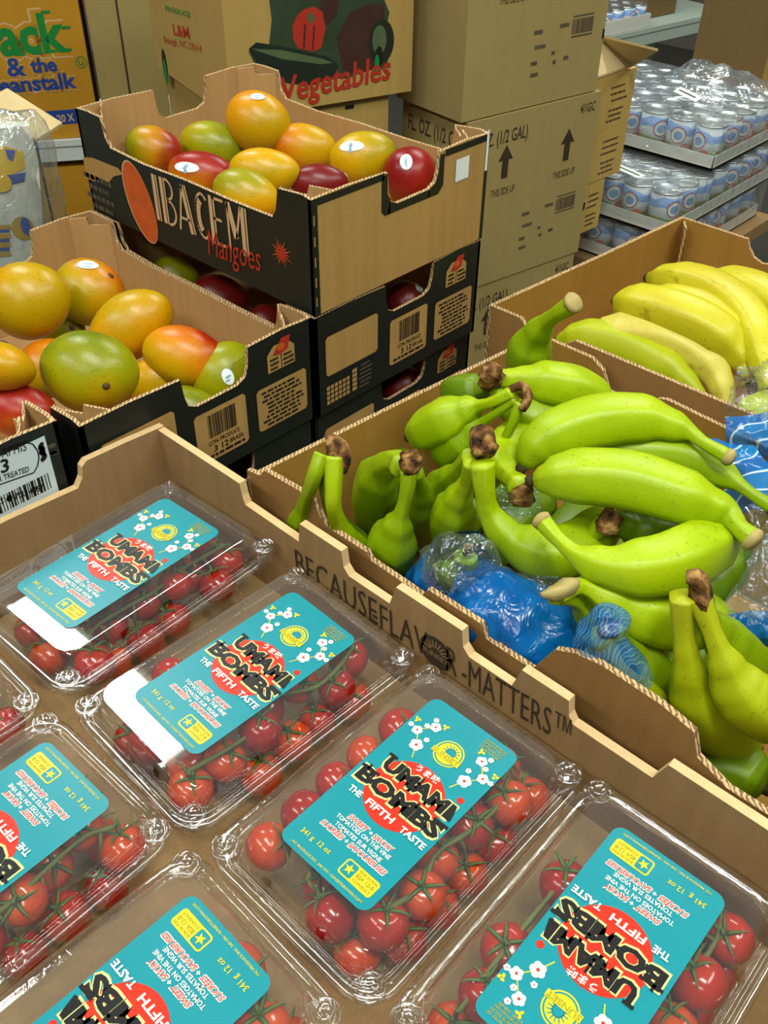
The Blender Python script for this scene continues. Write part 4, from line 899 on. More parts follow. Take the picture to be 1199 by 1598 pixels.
trusses(1, [('truss of vine tomatoes on the right side of the far corner pack', [(372, 868), (340, 858, -.005), (338, 905), (300, 905), (262, 930, .004), (225, 955, .002), (270, 962, -.012), (215, 985, -.006), (150, 1030), (120, 1008, .002), (180, 985, -.002), (175, 1030, -.012)]),
            ('truss of vine tomatoes on the left side of the far corner pack', [(190, 806, .012), (82, 872, .012), (70, 1030, -.004), (52, 985, -.004)])], 1)
trusses(2, [('truss of vine tomatoes on the right side of the second pack from the far corner', [(538, 1047), (512, 1078), (478, 1082, .004), (430, 1112, .002), (490, 1120, -.01), (445, 1150, -.004), (395, 1170, .002), (350, 1195), (292, 1228), (540, 1085, -.015), (405, 1205, -.014)]),
            ('truss of vine tomatoes on the left side of the second pack from the far corner', [(232, 1062, .014), (225, 1100, .010), (205, 1140, .0), (245, 1165, .006), (290, 1190, -.004), (310, 1150, -.012)])], 2)
trusses(3, [('long truss of vine tomatoes on the right side of the pack under the word MATTERS', [(812, 1200), (838, 1262), (800, 1262, .002), (770, 1262, -.006), (730, 1316, .002), (785, 1310, -.008), (702, 1352, -.002), (738, 1358, -.010), (665, 1396, .004), (598, 1448, .004), (690, 1410, -.014), (640, 1470, -.012)]),
            ('string of vine tomatoes on the left side of the pack under the word MATTERS', [(610, 1126, .018), (566, 1175, .018), (522, 1222, .018), (465, 1264, .018), (424, 1316, .016), (512, 1390, -.004), (522, 1428, .004), (560, 1475, -.010)])], 3)
trusses(4, [('truss of vine tomatoes on the right side of the lower right pack', [(1106, 1452, -.004), (1085, 1512, .0), (1150, 1512, .004), (1046, 1545, -.004), (1120, 1572, .002), (1060, 1590, .0), (1180, 1560, -.006), (1010, 1580, -.008), (1150, 1600, -.012)]),
            ('truss of vine tomatoes on the left side of the lower right pack', [(882, 1382, .016), (778, 1476, .016), (745, 1560, .014), (715, 1592, .0)])], 4)
trusses(5, [('truss of big vine tomatoes right of the label in the pack at the left edge', [(208, 1306, -.004), (152, 1326, .004), (90, 1368, .003), (42, 1408, .006), (180, 1362, -.010), (112, 1418, -.012), (8, 1450, .0), (60, 1458, -.012)]),
            ('vine tomatoes beyond the short end of the label in the pack at the left edge', [(172, 1246, -.008), (120, 1180, -.014), (205, 1262, -.016)])], 5)
trusses(6, [('two big orange red vine tomatoes at the right end of the bottom edge pack', [(448, 1524, .004, 1.15, 2), (430, 1585, .004, 1.15, 2), (478, 1590, -.01, 1.0, 2)]),
            ('vine tomatoes hidden under the label of the bottom edge pack', [(330, 1415, -.014), (290, 1560, -.012), (360, 1560, -.01), (230, 1590, -.01)])], 6)
trusses(7, [('two vine tomatoes in the pack at the left edge below the far corner pack', [(-4, 1085, -.002), (18, 1122, -.006), (-30, 1120, -.004)])], 7)

# ================================================================== bananas
def banana_mat(k):
    P = {'green': ((112, 142, 0), (136, 162, 0), (154, 174, 6)), 'lime': ((132, 158, 0), (154, 178, 0), (172, 190, 8)), 'deep': ((78, 108, 4), (100, 130, 6), (118, 144, 8)),  # deep: green skin darkened in colour to stand in for shade
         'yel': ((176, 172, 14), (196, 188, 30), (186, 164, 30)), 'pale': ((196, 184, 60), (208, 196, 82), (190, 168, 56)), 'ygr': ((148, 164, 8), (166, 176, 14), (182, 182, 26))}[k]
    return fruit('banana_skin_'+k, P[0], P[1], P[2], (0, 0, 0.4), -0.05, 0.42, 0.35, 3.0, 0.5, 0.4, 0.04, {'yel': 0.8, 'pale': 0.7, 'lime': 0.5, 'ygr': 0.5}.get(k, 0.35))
def crown_mat():
    m, nt, N, L, b = nmat('banana_crown_brown'); tc = N.new('ShaderNodeTexCoord'); nz = N.new('ShaderNodeTexNoise'); nz.inputs['Scale'].default_value = 110; nz.inputs['Detail'].default_value = 5; L.new(tc.outputs['Object'], nz.inputs[0])
    rp = N.new('ShaderNodeValToRGB'); e = rp.color_ramp.elements; e[0].position = 0.36; e[0].color = lin((46, 30, 18))+(1,); e[1].position = 0.68; e[1].color = lin((178, 138, 82))+(1,); k = e.new(0.5); k.color = lin((112, 74, 36))+(1,)
    L.new(nz.outputs['Fac'], rp.inputs[0]); L.new(rp.outputs[0], b.inputs['Base Color']); b.inputs['Roughness'].default_value = 0.8; b.inputs['Specular IOR Level'].default_value = 0.2
    bp = N.new('ShaderNodeBump'); bp.inputs['Strength'].default_value = 1.0; bp.inputs['Distance'].default_value = 0.004; L.new(nz.outputs['Fac'], bp.inputs['Height']); L.new(bp.outputs[0], b.inputs['Normal'])
    return m
M_CROWN = crown_mat()
M_CUT = plain('banana_cut_pale', (168, 150, 92), 0.7, 0.2, var=0.3, scale=120, bump=0.3)
M_TIP = plain('banana_tip_dark', (58, 48, 26), 0.8, 0.2, var=0.4, scale=150, bump=0.4)
def interp(tab, t):
    for (a, x), (b, y) in zip(tab, tab[1:]):
        if t <= b: u = (t-a)/(b-a); u = u*u*(3-2*u); return x+(y-x)*u
    return tab[-1][1]
def banana(par, pts, r, mat, stem=0.22, tip=True, cut=False, label=None, group=None, sr=0.30, nm='banana'):
    """pts: picture points with a height each, stem first; a bent tube with five soft ridges, a neck and a nib"""
    P = [pz(*p) for p in pts]; cv = catmull(P, 40)
    ln = [0]
    for a, b in zip(cv, cv[1:]): ln.append(ln[-1]+(b-a).length)
    sr *= 0.86
    tab = [(0, sr*1.2), (stem*0.75, sr), (stem, sr*1.12), (stem+0.12, 0.60), (stem+0.26, 0.92), (0.58, 1.0), (0.80, 0.95), (0.90, 0.76), (0.965, 0.45), (1, 0.20)]
    if stem <= 0: tab = [(0, 0.55), (0.08, 0.8), (0.2, 0.96), (0.5, 1.0), (0.8, 0.95), (0.9, 0.76), (0.965, 0.45), (1, 0.2)]
    rad = [r*interp(tab, l/ln[-1]) for l in ln]
    shp = lambda q: 0.45+0.55*1.06*math.cos(math.pi/5)/math.cos(((q+0.6) % (2*math.pi/5))-math.pi/5)
    m = MB(); m.tube(cv, rad, banana_mat(mat), 30, shp, True, True)
    if par is None:
        o = m.build(nm, None, org=cv[20]); tag(o, label, 'banana', group)
    else: o = m.build(nm, par)
    d = (cv[-1]-cv[-2]).normalized(); m = MB(); m.tube([cv[-1]-d*0.001, cv[-1]+d*0.0035, cv[-1]+d*0.006], [rad[-1]*1.05, rad[-1]*1.05, rad[-1]*0.6], M_TIP, 8)
    if tip: m.build('blossom_tip', o)
    if stem > 0 and (cut or par is None):
        d = (cv[0]-cv[1]).normalized(); m = MB(); m.tube([cv[0]-d*0.001, cv[0]+d*0.003, cv[0]+d*0.0055], [rad[0]*1.08, rad[0]*1.15, rad[0]*0.8], M_CUT if cut else M_CROWN, 10); m.build('stem_end', o)
    return o
def crown(par, pts, r, seed=1):
    P = catmull([pz(*p) for p in pts], 8); rr = random.Random(seed)
    m = MB(); m.tube(P, [r*0.82*(0.7+0.5*math.sin(math.pi*(i+1)/10))*rr.uniform(0.85, 1.15) for i in range(9)], M_CROWN, 12, lambda q: 1+0.16*math.sin(3*q+seed)+0.08*math.sin(7*q)); return m.build('crown', par)
def hand(label, x, y, z, group): return thing('banana_bunch', label, 'banana bunch', pz(x, y, z), group)
GB = 'green bananas in the front box'
# bunch standing at the left corner of the box
h = hand('bunch of green bananas standing in the left corner of the front box', 540, 860, -0.12, GB)
banana(h, [(503, 708, .012), (490, 745, -.005), (474, 790, -.045), (468, 828, -.085), (490, 872, -.16)], .0185, 'green', .34, sr=.36)
banana(h, [(522, 712, .012), (520, 760, -.01), (522, 800, -.035), (545, 855, -.09), (575, 910, -.155)], .0195, 'lime', .36, sr=.40)
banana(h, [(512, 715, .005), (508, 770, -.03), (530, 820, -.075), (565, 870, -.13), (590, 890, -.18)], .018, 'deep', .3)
crown(h, [(508, 694, .016), (526, 694, .016), (532, 716, .008), (530, 735, -.002)], .0085, 2)
# bunch with the pale cut crown
h = hand('bunch of green bananas with a pale cut crown, beside the lettered wall', 620, 840, -0.12, GB)
banana(h, [(638, 735, .005), (634, 770, -.015), (622, 815, -.045), (608, 860, -.085), (600, 905, -.125)], .0225, 'green', .30, sr=.30)
banana(h, [(630, 728, .0), (616, 720, -.01), (596, 735, -.035), (584, 770, -.075), (585, 830, -.15)], .0215, 'green', .12, sr=.5)
banana(h, [(645, 735, .0), (656, 760, -.03), (662, 790, -.07), (660, 820, -.11), (655, 850, -.15)], .020, 'green', .2, sr=.4)
crown(h, [(640, 738, .004), (640, 722, .012), (636, 706, .02)], .0085, 5)
# bunch with the dark round crown in the middle
h = hand('bunch of green bananas with a dark round crown, left of the long ones', 740, 800, -0.05, GB)
banana(h, [(752, 722, .03), (756, 765, .008), (764, 800, -.012), (800, 842, -.03), (860, 862, -.035), (915, 842, -.04), (955, 800, -.05)], .0225, 'lime', .20, sr=.42)
banana(h, [(740, 720, .025), (730, 752, -.0), (712, 785, -.03), (706, 825, -.07), (718, 870, -.11)], .0205, 'lime', .24, sr=.42)
banana(h, [(736, 712, .02), (718, 730, -.005), (698, 752, -.04), (684, 790, -.09), (690, 840, -.14)], .019, 'green', .22, sr=.4)
crown(h, [(735, 690, .036), (752, 690, .036), (760, 712, .03)], .0115, 3)
# bunch with thin stems meeting at a dark crown
h = hand('bunch of green bananas whose thin stems meet at a dark crown by the far wall', 720, 670, -0.04, GB)
banana(h, [(800, 612, .035), (768, 628, .022), (735, 638, .006), (690, 660, -.016), (640, 682, -.045)], .0215, 'lime', .28, sr=.26)
banana(h, [(805, 622, .03), (772, 645, .012), (738, 670, -.012), (708, 695, -.035), (684, 715, -.06)], .0185, 'green', .34, sr=.26)
banana(h, [(812, 628, .03), (800, 660, .012), (785, 690, -.01), (760, 730, -.05), (745, 770, -.09)], .018, 'green', .36, sr=.27)
crown(h, [(795, 607, .038), (815, 602, .038), (824, 618, .034), (815, 640, .028)], .0045, 7)
# upper back bunch
h = hand('bunch of green bananas at the back of the front box with a ragged brown crown', 850, 620, -0.02, GB)
banana(h, [(772, 590, .02), (800, 592, .02), (850, 598, .018), (905, 612, .008), (952, 640, -.015)], .0215, 'lime', .10, sr=.45)
banana(h, [(775, 605, .01), (800, 640, .0), (830, 650, -.008), (890, 660, -.02), (930, 690, -.04)], .021, 'green', .12, sr=.4)
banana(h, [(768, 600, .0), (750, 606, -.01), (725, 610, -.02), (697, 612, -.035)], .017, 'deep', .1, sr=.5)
crown(h, [(768, 570, .036), (766, 586, .026), (764, 602, .012)], .0105, 9)
o = banana(None, [(893, 474, .085), (872, 488, .072), (852, 503, .055), (834, 530, .03), (826, 565, .0), (832, 610, -.06)], .0225, 'green', .2, True, True, 'single green banana standing on end against the divider, stem up', GB, sr=.36)
# the long ones lying across
banana(None, [(1135, 712, .03), (1100, 692, .032), (1068, 672, .034), (1000, 655, .036), (920, 662, .032), (850, 690, .02), (816, 728, .004)], .0225, 'lime', .16, True, True, 'longest lime green banana lying across the top, cut stem to the right', GB, sr=.26)
banana(None, [(1205, 792, .0), (1172, 770, .004), (1140, 748, .006), (1080, 718, .008), (1000, 708, .008), (940, 712, .002), (898, 722, -.01)], .020, 'green', .16, False, False, 'green banana between two long ones, its stem running to the right edge', GB, sr=.28)
banana(None, [(1172, 840, .012), (1156, 826, .014), (1130, 800, .016), (1060, 775, .022), (980, 752, .024), (900, 745, .022), (832, 750, .016)], .0235, 'lime', .09, True, True, 'long green banana with brown streaks, lowest of the three lying across', GB, sr=.34)
banana(None, [(848, 815, .012), (872, 842, .008), (910, 872, .006), (970, 888, .006), (1040, 880, .004), (1100, 852, -.006), (1142, 822, -.02)], .0235, 'lime', .14, True, True, 'curved green banana like a smile under the long ones, stem to the left', GB, sr=.28)
h = hand('pair of green bananas with torn pale stems, below the smile shaped banana', 980, 960, -0.05, GB)
banana(h, [(872, 926, .0), (905, 915, -.004), (940, 930, -.012), (1000, 960, -.03), (1070, 970, -.05), (1120, 950, -.07)], .0235, 'lime', .16, sr=.3)
banana(h, [(866, 930, -.005), (900, 938, -.02), (935, 965, -.045), (975, 1005, -.08), (1005, 1050, -.12)], .022, 'green', .18, sr=.3)
m = MB(); m.tube(catmull([pz(845, 928, .006), pz(872, 924, .004), pz(900, 908, .004)], 6), [.0015, .003, .0052, .0055, .006, .0065, .004], M_CUT, 9, lambda q: 1+.25*math.sin(3*q)); m.build('stem_end', h)
h = hand('bunch of yellow green bananas standing at the lower right, brown torn crown', 1110, 1060, -0.08, GB)
banana(h, [(1066, 930, .02), (1066, 970, .0), (1072, 1030, -.03), (1088, 1090, -.07), (1130, 1140, -.11), (1180, 1165, -.14)], .0225, 'ygr', .24, sr=.40)
banana(h, [(1090, 930, .022), (1105, 970, .006), (1125, 1020, -.015), (1150, 1070, -.04), (1195, 1110, -.06), (1250, 1130, -.08)], .0215, 'ygr', .26, sr=.36)
banana(h, [(1098, 925, .01), (1110, 960, -.02), (1135, 1000, -.06), (1175, 1040, -.1), (1215, 1060, -.13)], .020, 'green', .2)
crown(h, [(1072, 902, .036), (1088, 904, .036), (1094, 925, .026), (1096, 955, .012)], .0072, 4)
banana(None, [(1060, 1195, -.15), (1100, 1200, -.145), (1150, 1205, -.14), (1195, 1230, -.14)], .024, 'deep', 0, True, False, 'green banana darkened for the deep shade at the lower right corner of the box', GB)
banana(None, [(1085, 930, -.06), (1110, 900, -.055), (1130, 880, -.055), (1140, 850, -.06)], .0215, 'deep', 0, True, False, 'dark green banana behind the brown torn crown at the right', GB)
h = hand('green bananas half buried under the long ones, brown crown showing', 950, 830, -0.03, GB)
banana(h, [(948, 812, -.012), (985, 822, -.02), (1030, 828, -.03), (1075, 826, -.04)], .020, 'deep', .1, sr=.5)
banana(h, [(945, 815, -.012), (925, 835, -.025), (905, 850, -.045), (880, 880, -.08)], .017, 'green', .25, sr=.5)
crown(h, [(962, 800, -.002), (950, 815, -.008), (945, 832, -.016)], .0085, 6)
h = hand('green banana in the hollow between the dark crown bunch and the long ones', 800, 740, -0.03, GB)
banana(h, [(812, 760, -.0), (792, 738, -.01), (782, 715, -.018), (800, 690, -.02), (830, 665, -.03)], .019, 'lime', .15, sr=.5)
crown(h, [(808, 756, .0), (815, 772, -.008), (815, 788, -.016)], .0095, 8)
# fillers added at the bottom, skin darkened so the gaps look shaded
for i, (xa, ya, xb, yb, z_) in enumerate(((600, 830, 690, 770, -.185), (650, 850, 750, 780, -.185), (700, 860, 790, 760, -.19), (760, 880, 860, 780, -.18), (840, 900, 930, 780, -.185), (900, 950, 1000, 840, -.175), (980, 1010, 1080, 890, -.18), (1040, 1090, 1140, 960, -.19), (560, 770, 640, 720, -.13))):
    banana(None, [(xa, ya, z_), ((xa*2+xb)/3-6, (ya*2+yb)/3-8, z_+.01), ((xa+2*xb)/3-6, (ya+2*yb)/3-8, z_+.01), (xb, yb, z_)], .021, 'deep', 0, True, False, 'added green banana darkened for the shade of the lowest layer of the front box', 'lowest layer of green bananas')
# bananas inside the blue sleeves
SLV = 'green bananas wrapped in blue film'
h = hand('green bananas inside the clear topped blue sleeve beside the lettered wall', 715, 900, -0.08, SLV)
banana(h, [(722, 868, -.03), (714, 885, -.05), (700, 905, -.08), (690, 930, -.12)], .019, 'lime', .25, sr=.34)
banana(h, [(732, 870, -.03), (736, 890, -.05), (745, 915, -.09), (760, 940, -.13)], .019, 'lime', .25, sr=.34)
crown(h, [(724, 856, -.022), (738, 860, -.022)], .005, 3)
banana(None, [(724, 938, -.072), (765, 952, -.07), (818, 978, -.074), (868, 1006, -.081), (912, 1030, -.091)], .0205, 'lime', 0, True, False, 'green banana inside the large blue sleeve, its two ends showing', SLV)
h = hand('green bananas with a film wrapped crown behind the tray wall', 980, 1070, -0.08, SLV)
banana(h, [(945, 985, -.01), (948, 1015, -.025), (968, 1060, -.055), (1000, 1105, -.09), (1040, 1160, -.13)], .0215, 'ygr', .26, sr=.42)
banana(h, [(955, 985, -.01), (975, 1010, -.04), (1010, 1050, -.08), (1040, 1100, -.13)], .020, 'green', .2, sr=.42)
banana(h, [(940, 990, -.012), (932, 1020, -.04), (930, 1060, -.08), (950, 1110, -.13)], .018, 'green', .2, sr=.42)
crown(h, [(940, 972, .0), (948, 978, -.002), (952, 992, -.01)], .007, 2)
# yellow bananas in the back box
YB = 'yellow bananas in the back box'
h = hand('pair of greenish bananas near the divider in the back box', 1000, 570, -0.1, YB)
banana(h, [(1098, 630, -.112), (1080, 606, -.1), (1040, 572, -.09), (980, 542, -.085), (920, 528, -.088), (868, 533, -.1)], .0245, 'ygr', .06, sr=.4)
banana(h, [(1135, 650, -.12), (1130, 610, -.1), (1100, 560, -.08), (1040, 527, -.07), (980, 520, -.075), (920, 520, -.09)], .0255, 'pale', .06, sr=.4)
banana(h, [(1060, 615, -.13), (1000, 590, -.125), (940, 565, -.12), (872, 552, -.12)], .020, 'pale', 0)
crown(h, [(1092, 628, -.114), (1104, 640, -.118), (1118, 648, -.122)], .006, 3)
h = hand('pair of yellow bananas with brown bruises in the middle of the back box', 1080, 520, -0.07, YB)
banana(h, [(1172, 600, -.09), (1158, 560, -.07), (1110, 515, -.05), (1050, 490, -.045), (1000, 478, -.05), (962, 470, -.062)], .027, 'yel', .06, sr=.4)
banana(h, [(1168, 590, -.08), (1150, 535, -.06), (1110, 490, -.045), (1060, 470, -.042), (1000, 465, -.055)], .019, 'yel', .06, sr=.4)
crown(h, [(1166, 588, -.08), (1172, 602, -.088), (1176, 612, -.092)], .006, 4)
h = hand('large yellow bananas at the far end of the back box', 1120, 460, -0.06, YB)
banana(h, [(1200, 610, -.07), (1190, 560, -.06), (1165, 500, -.05), (1115, 458, -.045), (1060, 440, -.05), (1012, 434, -.065)], .0265, 'yel', .05, sr=.4)
banana(h, [(1255, 570, -.07), (1235, 510, -.06), (1195, 468, -.05), (1150, 448, -.052), (1095, 440, -.07)], .0255, 'yel', .05, sr=.4)
banana(h, [(1255, 640, -.075), (1225, 640, -.072), (1185, 650, -.078), (1150, 662, -.09)], .024, 'ygr', .08, sr=.4)
crown(h, [(1200, 608, -.068), (1215, 620, -.07), (1240, 625, -.07)], .007, 5)

# ================================================================== shrink-wrapped cans
def can_mat():
    m, nt, N, L, b = nmat('can_paper')
    tc = N.new('ShaderNodeTexCoord'); sp = N.new('ShaderNodeSeparateXYZ'); L.new(tc.outputs['Object'], sp.inputs[0])
    nz = N.new('ShaderNodeTexNoise'); nz.inputs['Scale'].default_value = 22; nz.inputs['Detail'].default_value = 1; L.new(tc.outputs['Object'], nz.inputs[0])
    ma = N.new('ShaderNodeMath'); ma.operation = 'MULTIPLY_ADD'; ma.inputs[1].default_value = 0.035; L.new(nz.outputs['Fac'], ma.inputs[0]); L.new(sp.outputs['Z'], ma.inputs[2])
    rp = N.new('ShaderNodeValToRGB'); rp.color_ramp.interpolation = 'CONSTANT'; e = rp.color_ramp.elements
    mr = N.new('ShaderNodeMapRange'); mr.inputs['From Min'].default_value = 0.0; mr.inputs['From Max'].default_value = 0.094; L.new(ma.outputs[0], mr.inputs['Value'])
    e[0].position = 0; e[0].color = lin((72, 110, 14))+(1,); e[1].position = 0.34; e[1].color = lin((170, 168, 40))+(1,)
    for p, c in ((0.42, (205, 214, 216)), (0.62, (120, 158, 214)), (0.8, (214, 222, 226)), (0.97, (176, 190, 200))): k = e.new(p); k.color = lin(c)+(1,)
    L.new(mr.outputs[0], rp.inputs[0]); L.new(rp.outputs[0], b.inputs['Base Color']); b.inputs['Roughness'].default_value = 0.4
    return m
M_CAN = can_mat(); M_TIN = plain('tin', (206, 212, 214), 0.28, 0.5, var=0.05, metal=0.85)
M_TRAYW = plain('white_can_tray', (228, 228, 214), 0.7, 0.2, var=0.05)
CANR, CANH = 0.0295, 0.072
def can_parts():
    b = MB(); lp = [[V((r*math.cos(2*math.pi*i/24), r*math.sin(2*math.pi*i/24), z)) for i in range(24)] for r, z in ((CANR-0.001, 0.003), (CANR, 0.003), (CANR, CANH-0.004), (CANR-0.001, CANH-0.004))]
    b.loops(lp, M_CAN); F = Face(V((0, 0, 0)), X, Z, V((0, 0, 0)))
    def curved(a, z, rx, rz, mat, lift):
        pts = []
        for i in range(20):
            q = 2*math.pi*i/20; an = a+rx*math.cos(q)/CANR; pts.append(V(((CANR+lift)*math.cos(an), (CANR+lift)*math.sin(an), z+rz*math.sin(q))))
        b.add(pts+[V(((CANR+lift)*math.cos(a), (CANR+lift)*math.sin(a), z))], [[i, (i+1) % 20, 20] for i in range(20)], mat)
    for a in (math.radians(-70), math.radians(110)):
        curved(a, 0.042, 0.016, 0.016, REDP, 0.0003); curved(a, 0.042, 0.0138, 0.0138, plain('can_white', (236, 236, 232), 0.4), 0.0006); curved(a, 0.041, 0.009, 0.008, plain('can_blue', (120, 168, 214), 0.4), 0.0009); curved(a+0.55, 0.018, 0.011, 0.009, ORANGEP, 0.0006); curved(a-0.45, 0.016, 0.014, 0.008, plain('can_green', (120, 150, 40), 0.4), 0.0006)
    t = MB(); pr = ((CANR-0.001, 0), (CANR+0.0006, 0.001), (CANR+0.0004, 0.003), (CANR-0.001, 0.003))
    l = MB(); q = [[V((r*math.cos(2*math.pi*i/24), r*math.sin(2*math.pi*i/24), z)) for i in range(24)] for r, z in ((CANR-0.001, CANH-0.004), (CANR+0.0006, CANH-0.003), (CANR+0.0006, CANH), (CANR-0.0015, CANH), (CANR-0.0028, CANH-0.003), (CANR*0.72, CANH-0.003), (CANR*0.66, CANH-0.0022), (CANR*0.4, CANH-0.0022), (CANR*0.36, CANH-0.003))]
    l.loops(q, M_TIN, True, True, False, True)
    bt = MB(); q = [[V((r*math.cos(2*math.pi*i/24), r*math.sin(2*math.pi*i/24), z)) for i in range(24)] for r, z in ((CANR-0.001, 0.0035), (CANR+0.0006, 0.0025), (CANR+0.0006, 0.0), (CANR-0.002, 0.0))]
    bt.loops(q, M_TIN, True, True, False, True)
    return b, l, bt
_cb, _cl, _ct = can_parts()
def can(x, y, z, label, group, rz):
    t = thing('food_can', label, 'can', (x, y, z), group, rz)
    shared('canb', _cb, 'body', t); shared('canl', _cl, 'lid', t); shared('cant', _ct, 'bottom_rim', t); return t
WRAP = film('shrink_wrap', (0.93, 0.955, 0.965), base=0.08, power=1.6, gain=0.5, haze=0.09, hazecol=(0.85, 0.92, 0.95), rough=0.12, bump=0.9, bscale=26, bdist=0.012)
PITCH = 0.0605
def can_pack(ox, oy, z, nx, ny, name, tlabel, wlabel, clabel, cgroup, keep=None, crumple=0.0, seed=1):
    """tray corner (ox, oy) is the +x/-y one; nx cans along -x, ny along +y"""
    w, d = nx*PITCH+0.008, ny*PITCH+0.008
    t = thing('can_tray', tlabel, 'tray', (ox-w/2, oy+d/2, z), 'white can trays')
    m = MB(); m.box((ox-w, oy, z), (ox, oy+d, z+0.003), M_TRAYW); m.build('base_panel', t)
    for nm, lo, hi in (('tray_edge', (ox-w, oy, z), (ox, oy+0.002, z+0.026)), ('tray_edge', (ox-0.002, oy, z), (ox, oy+d, z+0.026)), ('tray_edge', (ox-w, oy+d-0.002, z), (ox, oy+d, z+0.026)), ('tray_edge', (ox-w, oy, z), (ox-w+0.002, oy+d, z+0.026))):
        m = MB(); m.box(lo, hi, M_TRAYW); m.build(nm, t)
    rr = random.Random(seed)
    for i in range(nx):
        for j in range(ny):
            if keep and not keep(i, j): continue
            can(ox-0.004-PITCH*(i+0.5), oy+0.004+PITCH*(j+0.5), z+0.0035, clabel, cgroup, rr.uniform(-0.9, 0.9))
    # film skin over the cans
    m = MB(); N_ = 30; M2 = 20; pts = []; g = 0.004
    x0, x1, y0, y1, zt = ox-w-g, ox+g, oy-g, oy+d+g, z+CANH+0.007
    nxs, nys = 22, 22
    def top(a, b):
        x_ = x0+(x1-x0)*a; y_ = y0+(y1-y0)*b
        h = 0.003*noise.noise(V((x_*40, y_*40, seed)))+crumple*math.exp(-((a-0.60)**2+(b-0.62)**2)/0.035)*(0.6+0.9*abs(noise.noise(V((x_*45, y_*30, 3.1)))))+crumple*0.5*math.exp(-((a-0.8)**2+(b-0.85)**2)/0.02)*(0.5+abs(noise.noise(V((x_*50, y_*35, 8.1)))))
        return V((x_, y_, zt+0.003+abs(h)))
    gridp = [top(i/nxs, j/nys) for j in range(nys+1) for i in range(nxs+1)]
    m.add(gridp, [[j*(nxs+1)+i, j*(nxs+1)+i+1, (j+1)*(nxs+1)+i+1, (j+1)*(nxs+1)+i] for j in range(nys) for i in range(nxs)], WRAP, True)
    def side(edge, nrm_):
        rows = []
        for k in range(7):
            f = k/6
            rows.append([V((p.x, p.y, p.z*(1-f)+(z+0.012)*f))+nrm_*(0.0015+0.002*abs(noise.noise(V((p.x*60, p.y*60, f*4))))) if k else p for p in edge])
        m.loops(rows, WRAP, True, False)
    side([top(i/nxs, 0) for i in range(nxs+1)], -Y); side([top(1, j/nys) for j in range(nys+1)], X); side([top(i/nxs, 1) for i in range(nxs, -1, -1)], Y); side([top(0, j/nys) for j in range(nys, -1, -1)], -X)
    o = m.build('shrink_film', t); o['label'] = 'clear wrinkled shrink film'
    return t
PC = V((-0.155, 1.206, -0.2)); DZ = 0.0885
can_pack(PC.x, PC.y, PC.z, 6, 5, 'a', 'white tray of cans on top of the wrapped stack, crumpled film peak over it', '', 'blue and white food can in the top tray of the wrapped stack', 'cans in the top tray', None, 0.075, 1)
QB = pz(1041, 370, PC.z-DZ)
can_pack(QB.x, QB.y, PC.z-DZ, 7, 7, 'b', 'white tray of cans in the middle of the wrapped stack, silver lids showing', '', 'food can with silver lid in the middle tray of the wrapped stack', 'cans in the middle tray', None, 0.0, 2)
can_pack(QB.x-0.01, QB.y+0.01, PC.z-2*DZ, 7, 7, 'c', 'white tray of cans at the bottom of the wrapped stack, mostly behind the banana box', '', 'food can at the bottom of the wrapped stack, mostly behind the banana box', 'cans in the bottom tray', lambda i, j: i == 0 or j == 0, 0.0, 3)
q = pz(982, 267, PC.z-DZ+CANH+0.016); m = MB(); Fq = Face(q, V((0.97, -0.25, 0)), V((0.25, 0.97, 0)), Z); m.rect(Fq, -0.04, -0.012, 0.035, 0.012, WHITE, 0); m.rect(Fq, -0.03, -0.002, 0.028, 0.002, INK_GR, 0.0005); tag(m.build('paper_label', None, org=q), 'white paper strip label lying on the middle wrapped tray of cans', 'label', 'white strip labels on the film')
q = pz(1074, 147, PC.z+CANH+0.035); m = MB(); Fq = Face(q, V((0.97, -0.2, -0.1)), V((0.2, 0.9, 0.3)), Z); m.rect(Fq, -0.03, -0.01, 0.03, 0.01, WHITE, 0); m.rect(Fq, -0.024, -0.002, 0.02, 0.002, INK_GR, 0.0005); tag(m.build('paper_label', None, org=q), 'white paper strip label under the crumpled film of the top can tray', 'label', 'white strip labels on the film')
board_table('pallet_table', 'low pallet under the wrapped stack of cans', QB.x-0.5, QB.x+0.02, QB.y-0.02, QB.y+0.47, PC.z-2*DZ-0.001, plain('pallet_wood', (150, 120, 80), 0.8, 0.2, var=0.25, scale=20))

# ---- big plain carton and the shelf with more cans, top right
K_DARK = kraft('kraft_dark_carton', (126, 102, 64), var=0.07)
BP = pB(1179, 165, 2.0); bz = BP.z
BLf = pz(1072, 137, bz)
t, m, F, FL, FT, w = carton('shipping_carton', 'big plain brown carton at the top right corner, behind the wrapped cans', BLf, BP, 0.30, 0.30, K_DARK, K_VEG)
m.build('carton_body', t)
t, m, F, FL, FT, w = carton('shipping_carton', 'tan carton on top of the big brown one, at the top right corner', BLf+Z*0.302+(BP-BLf)*0.25, BP+Z*0.302+(BP-BLf)*0.2, 0.28, 0.2, K_VEG, K_VEG)
m.build('carton_body', t)
board_table('carton_bench', 'tan carton-coloured bench under the big brown carton at the top right', BLf.x-0.1, BP.x+0.55, BP.y-0.06, BP.y+0.42, bz-0.002, plain('bench_wood', (176, 142, 92), 0.7, 0.2, scale=14))
S0 = px_dep(930, 62, 3.3); S1 = pz(1086, 28, S0.z); sz_ = S0.z
S0 = S0+(S0-S1)*0.6; S1 = S1+(S1-S0)*0.25
shelf_unit('metal_shelf', 'pale metal shelf at the top right holding a tray of cans and a brown carton', S0, S1, 0.36, sz_, 0.055, plain('pale_shelf', (190, 204, 190), 0.5, 0.3, var=0.05), low=[sz_-0.42])
se = (S1-S0).normalized(); sn = se.cross(Z)
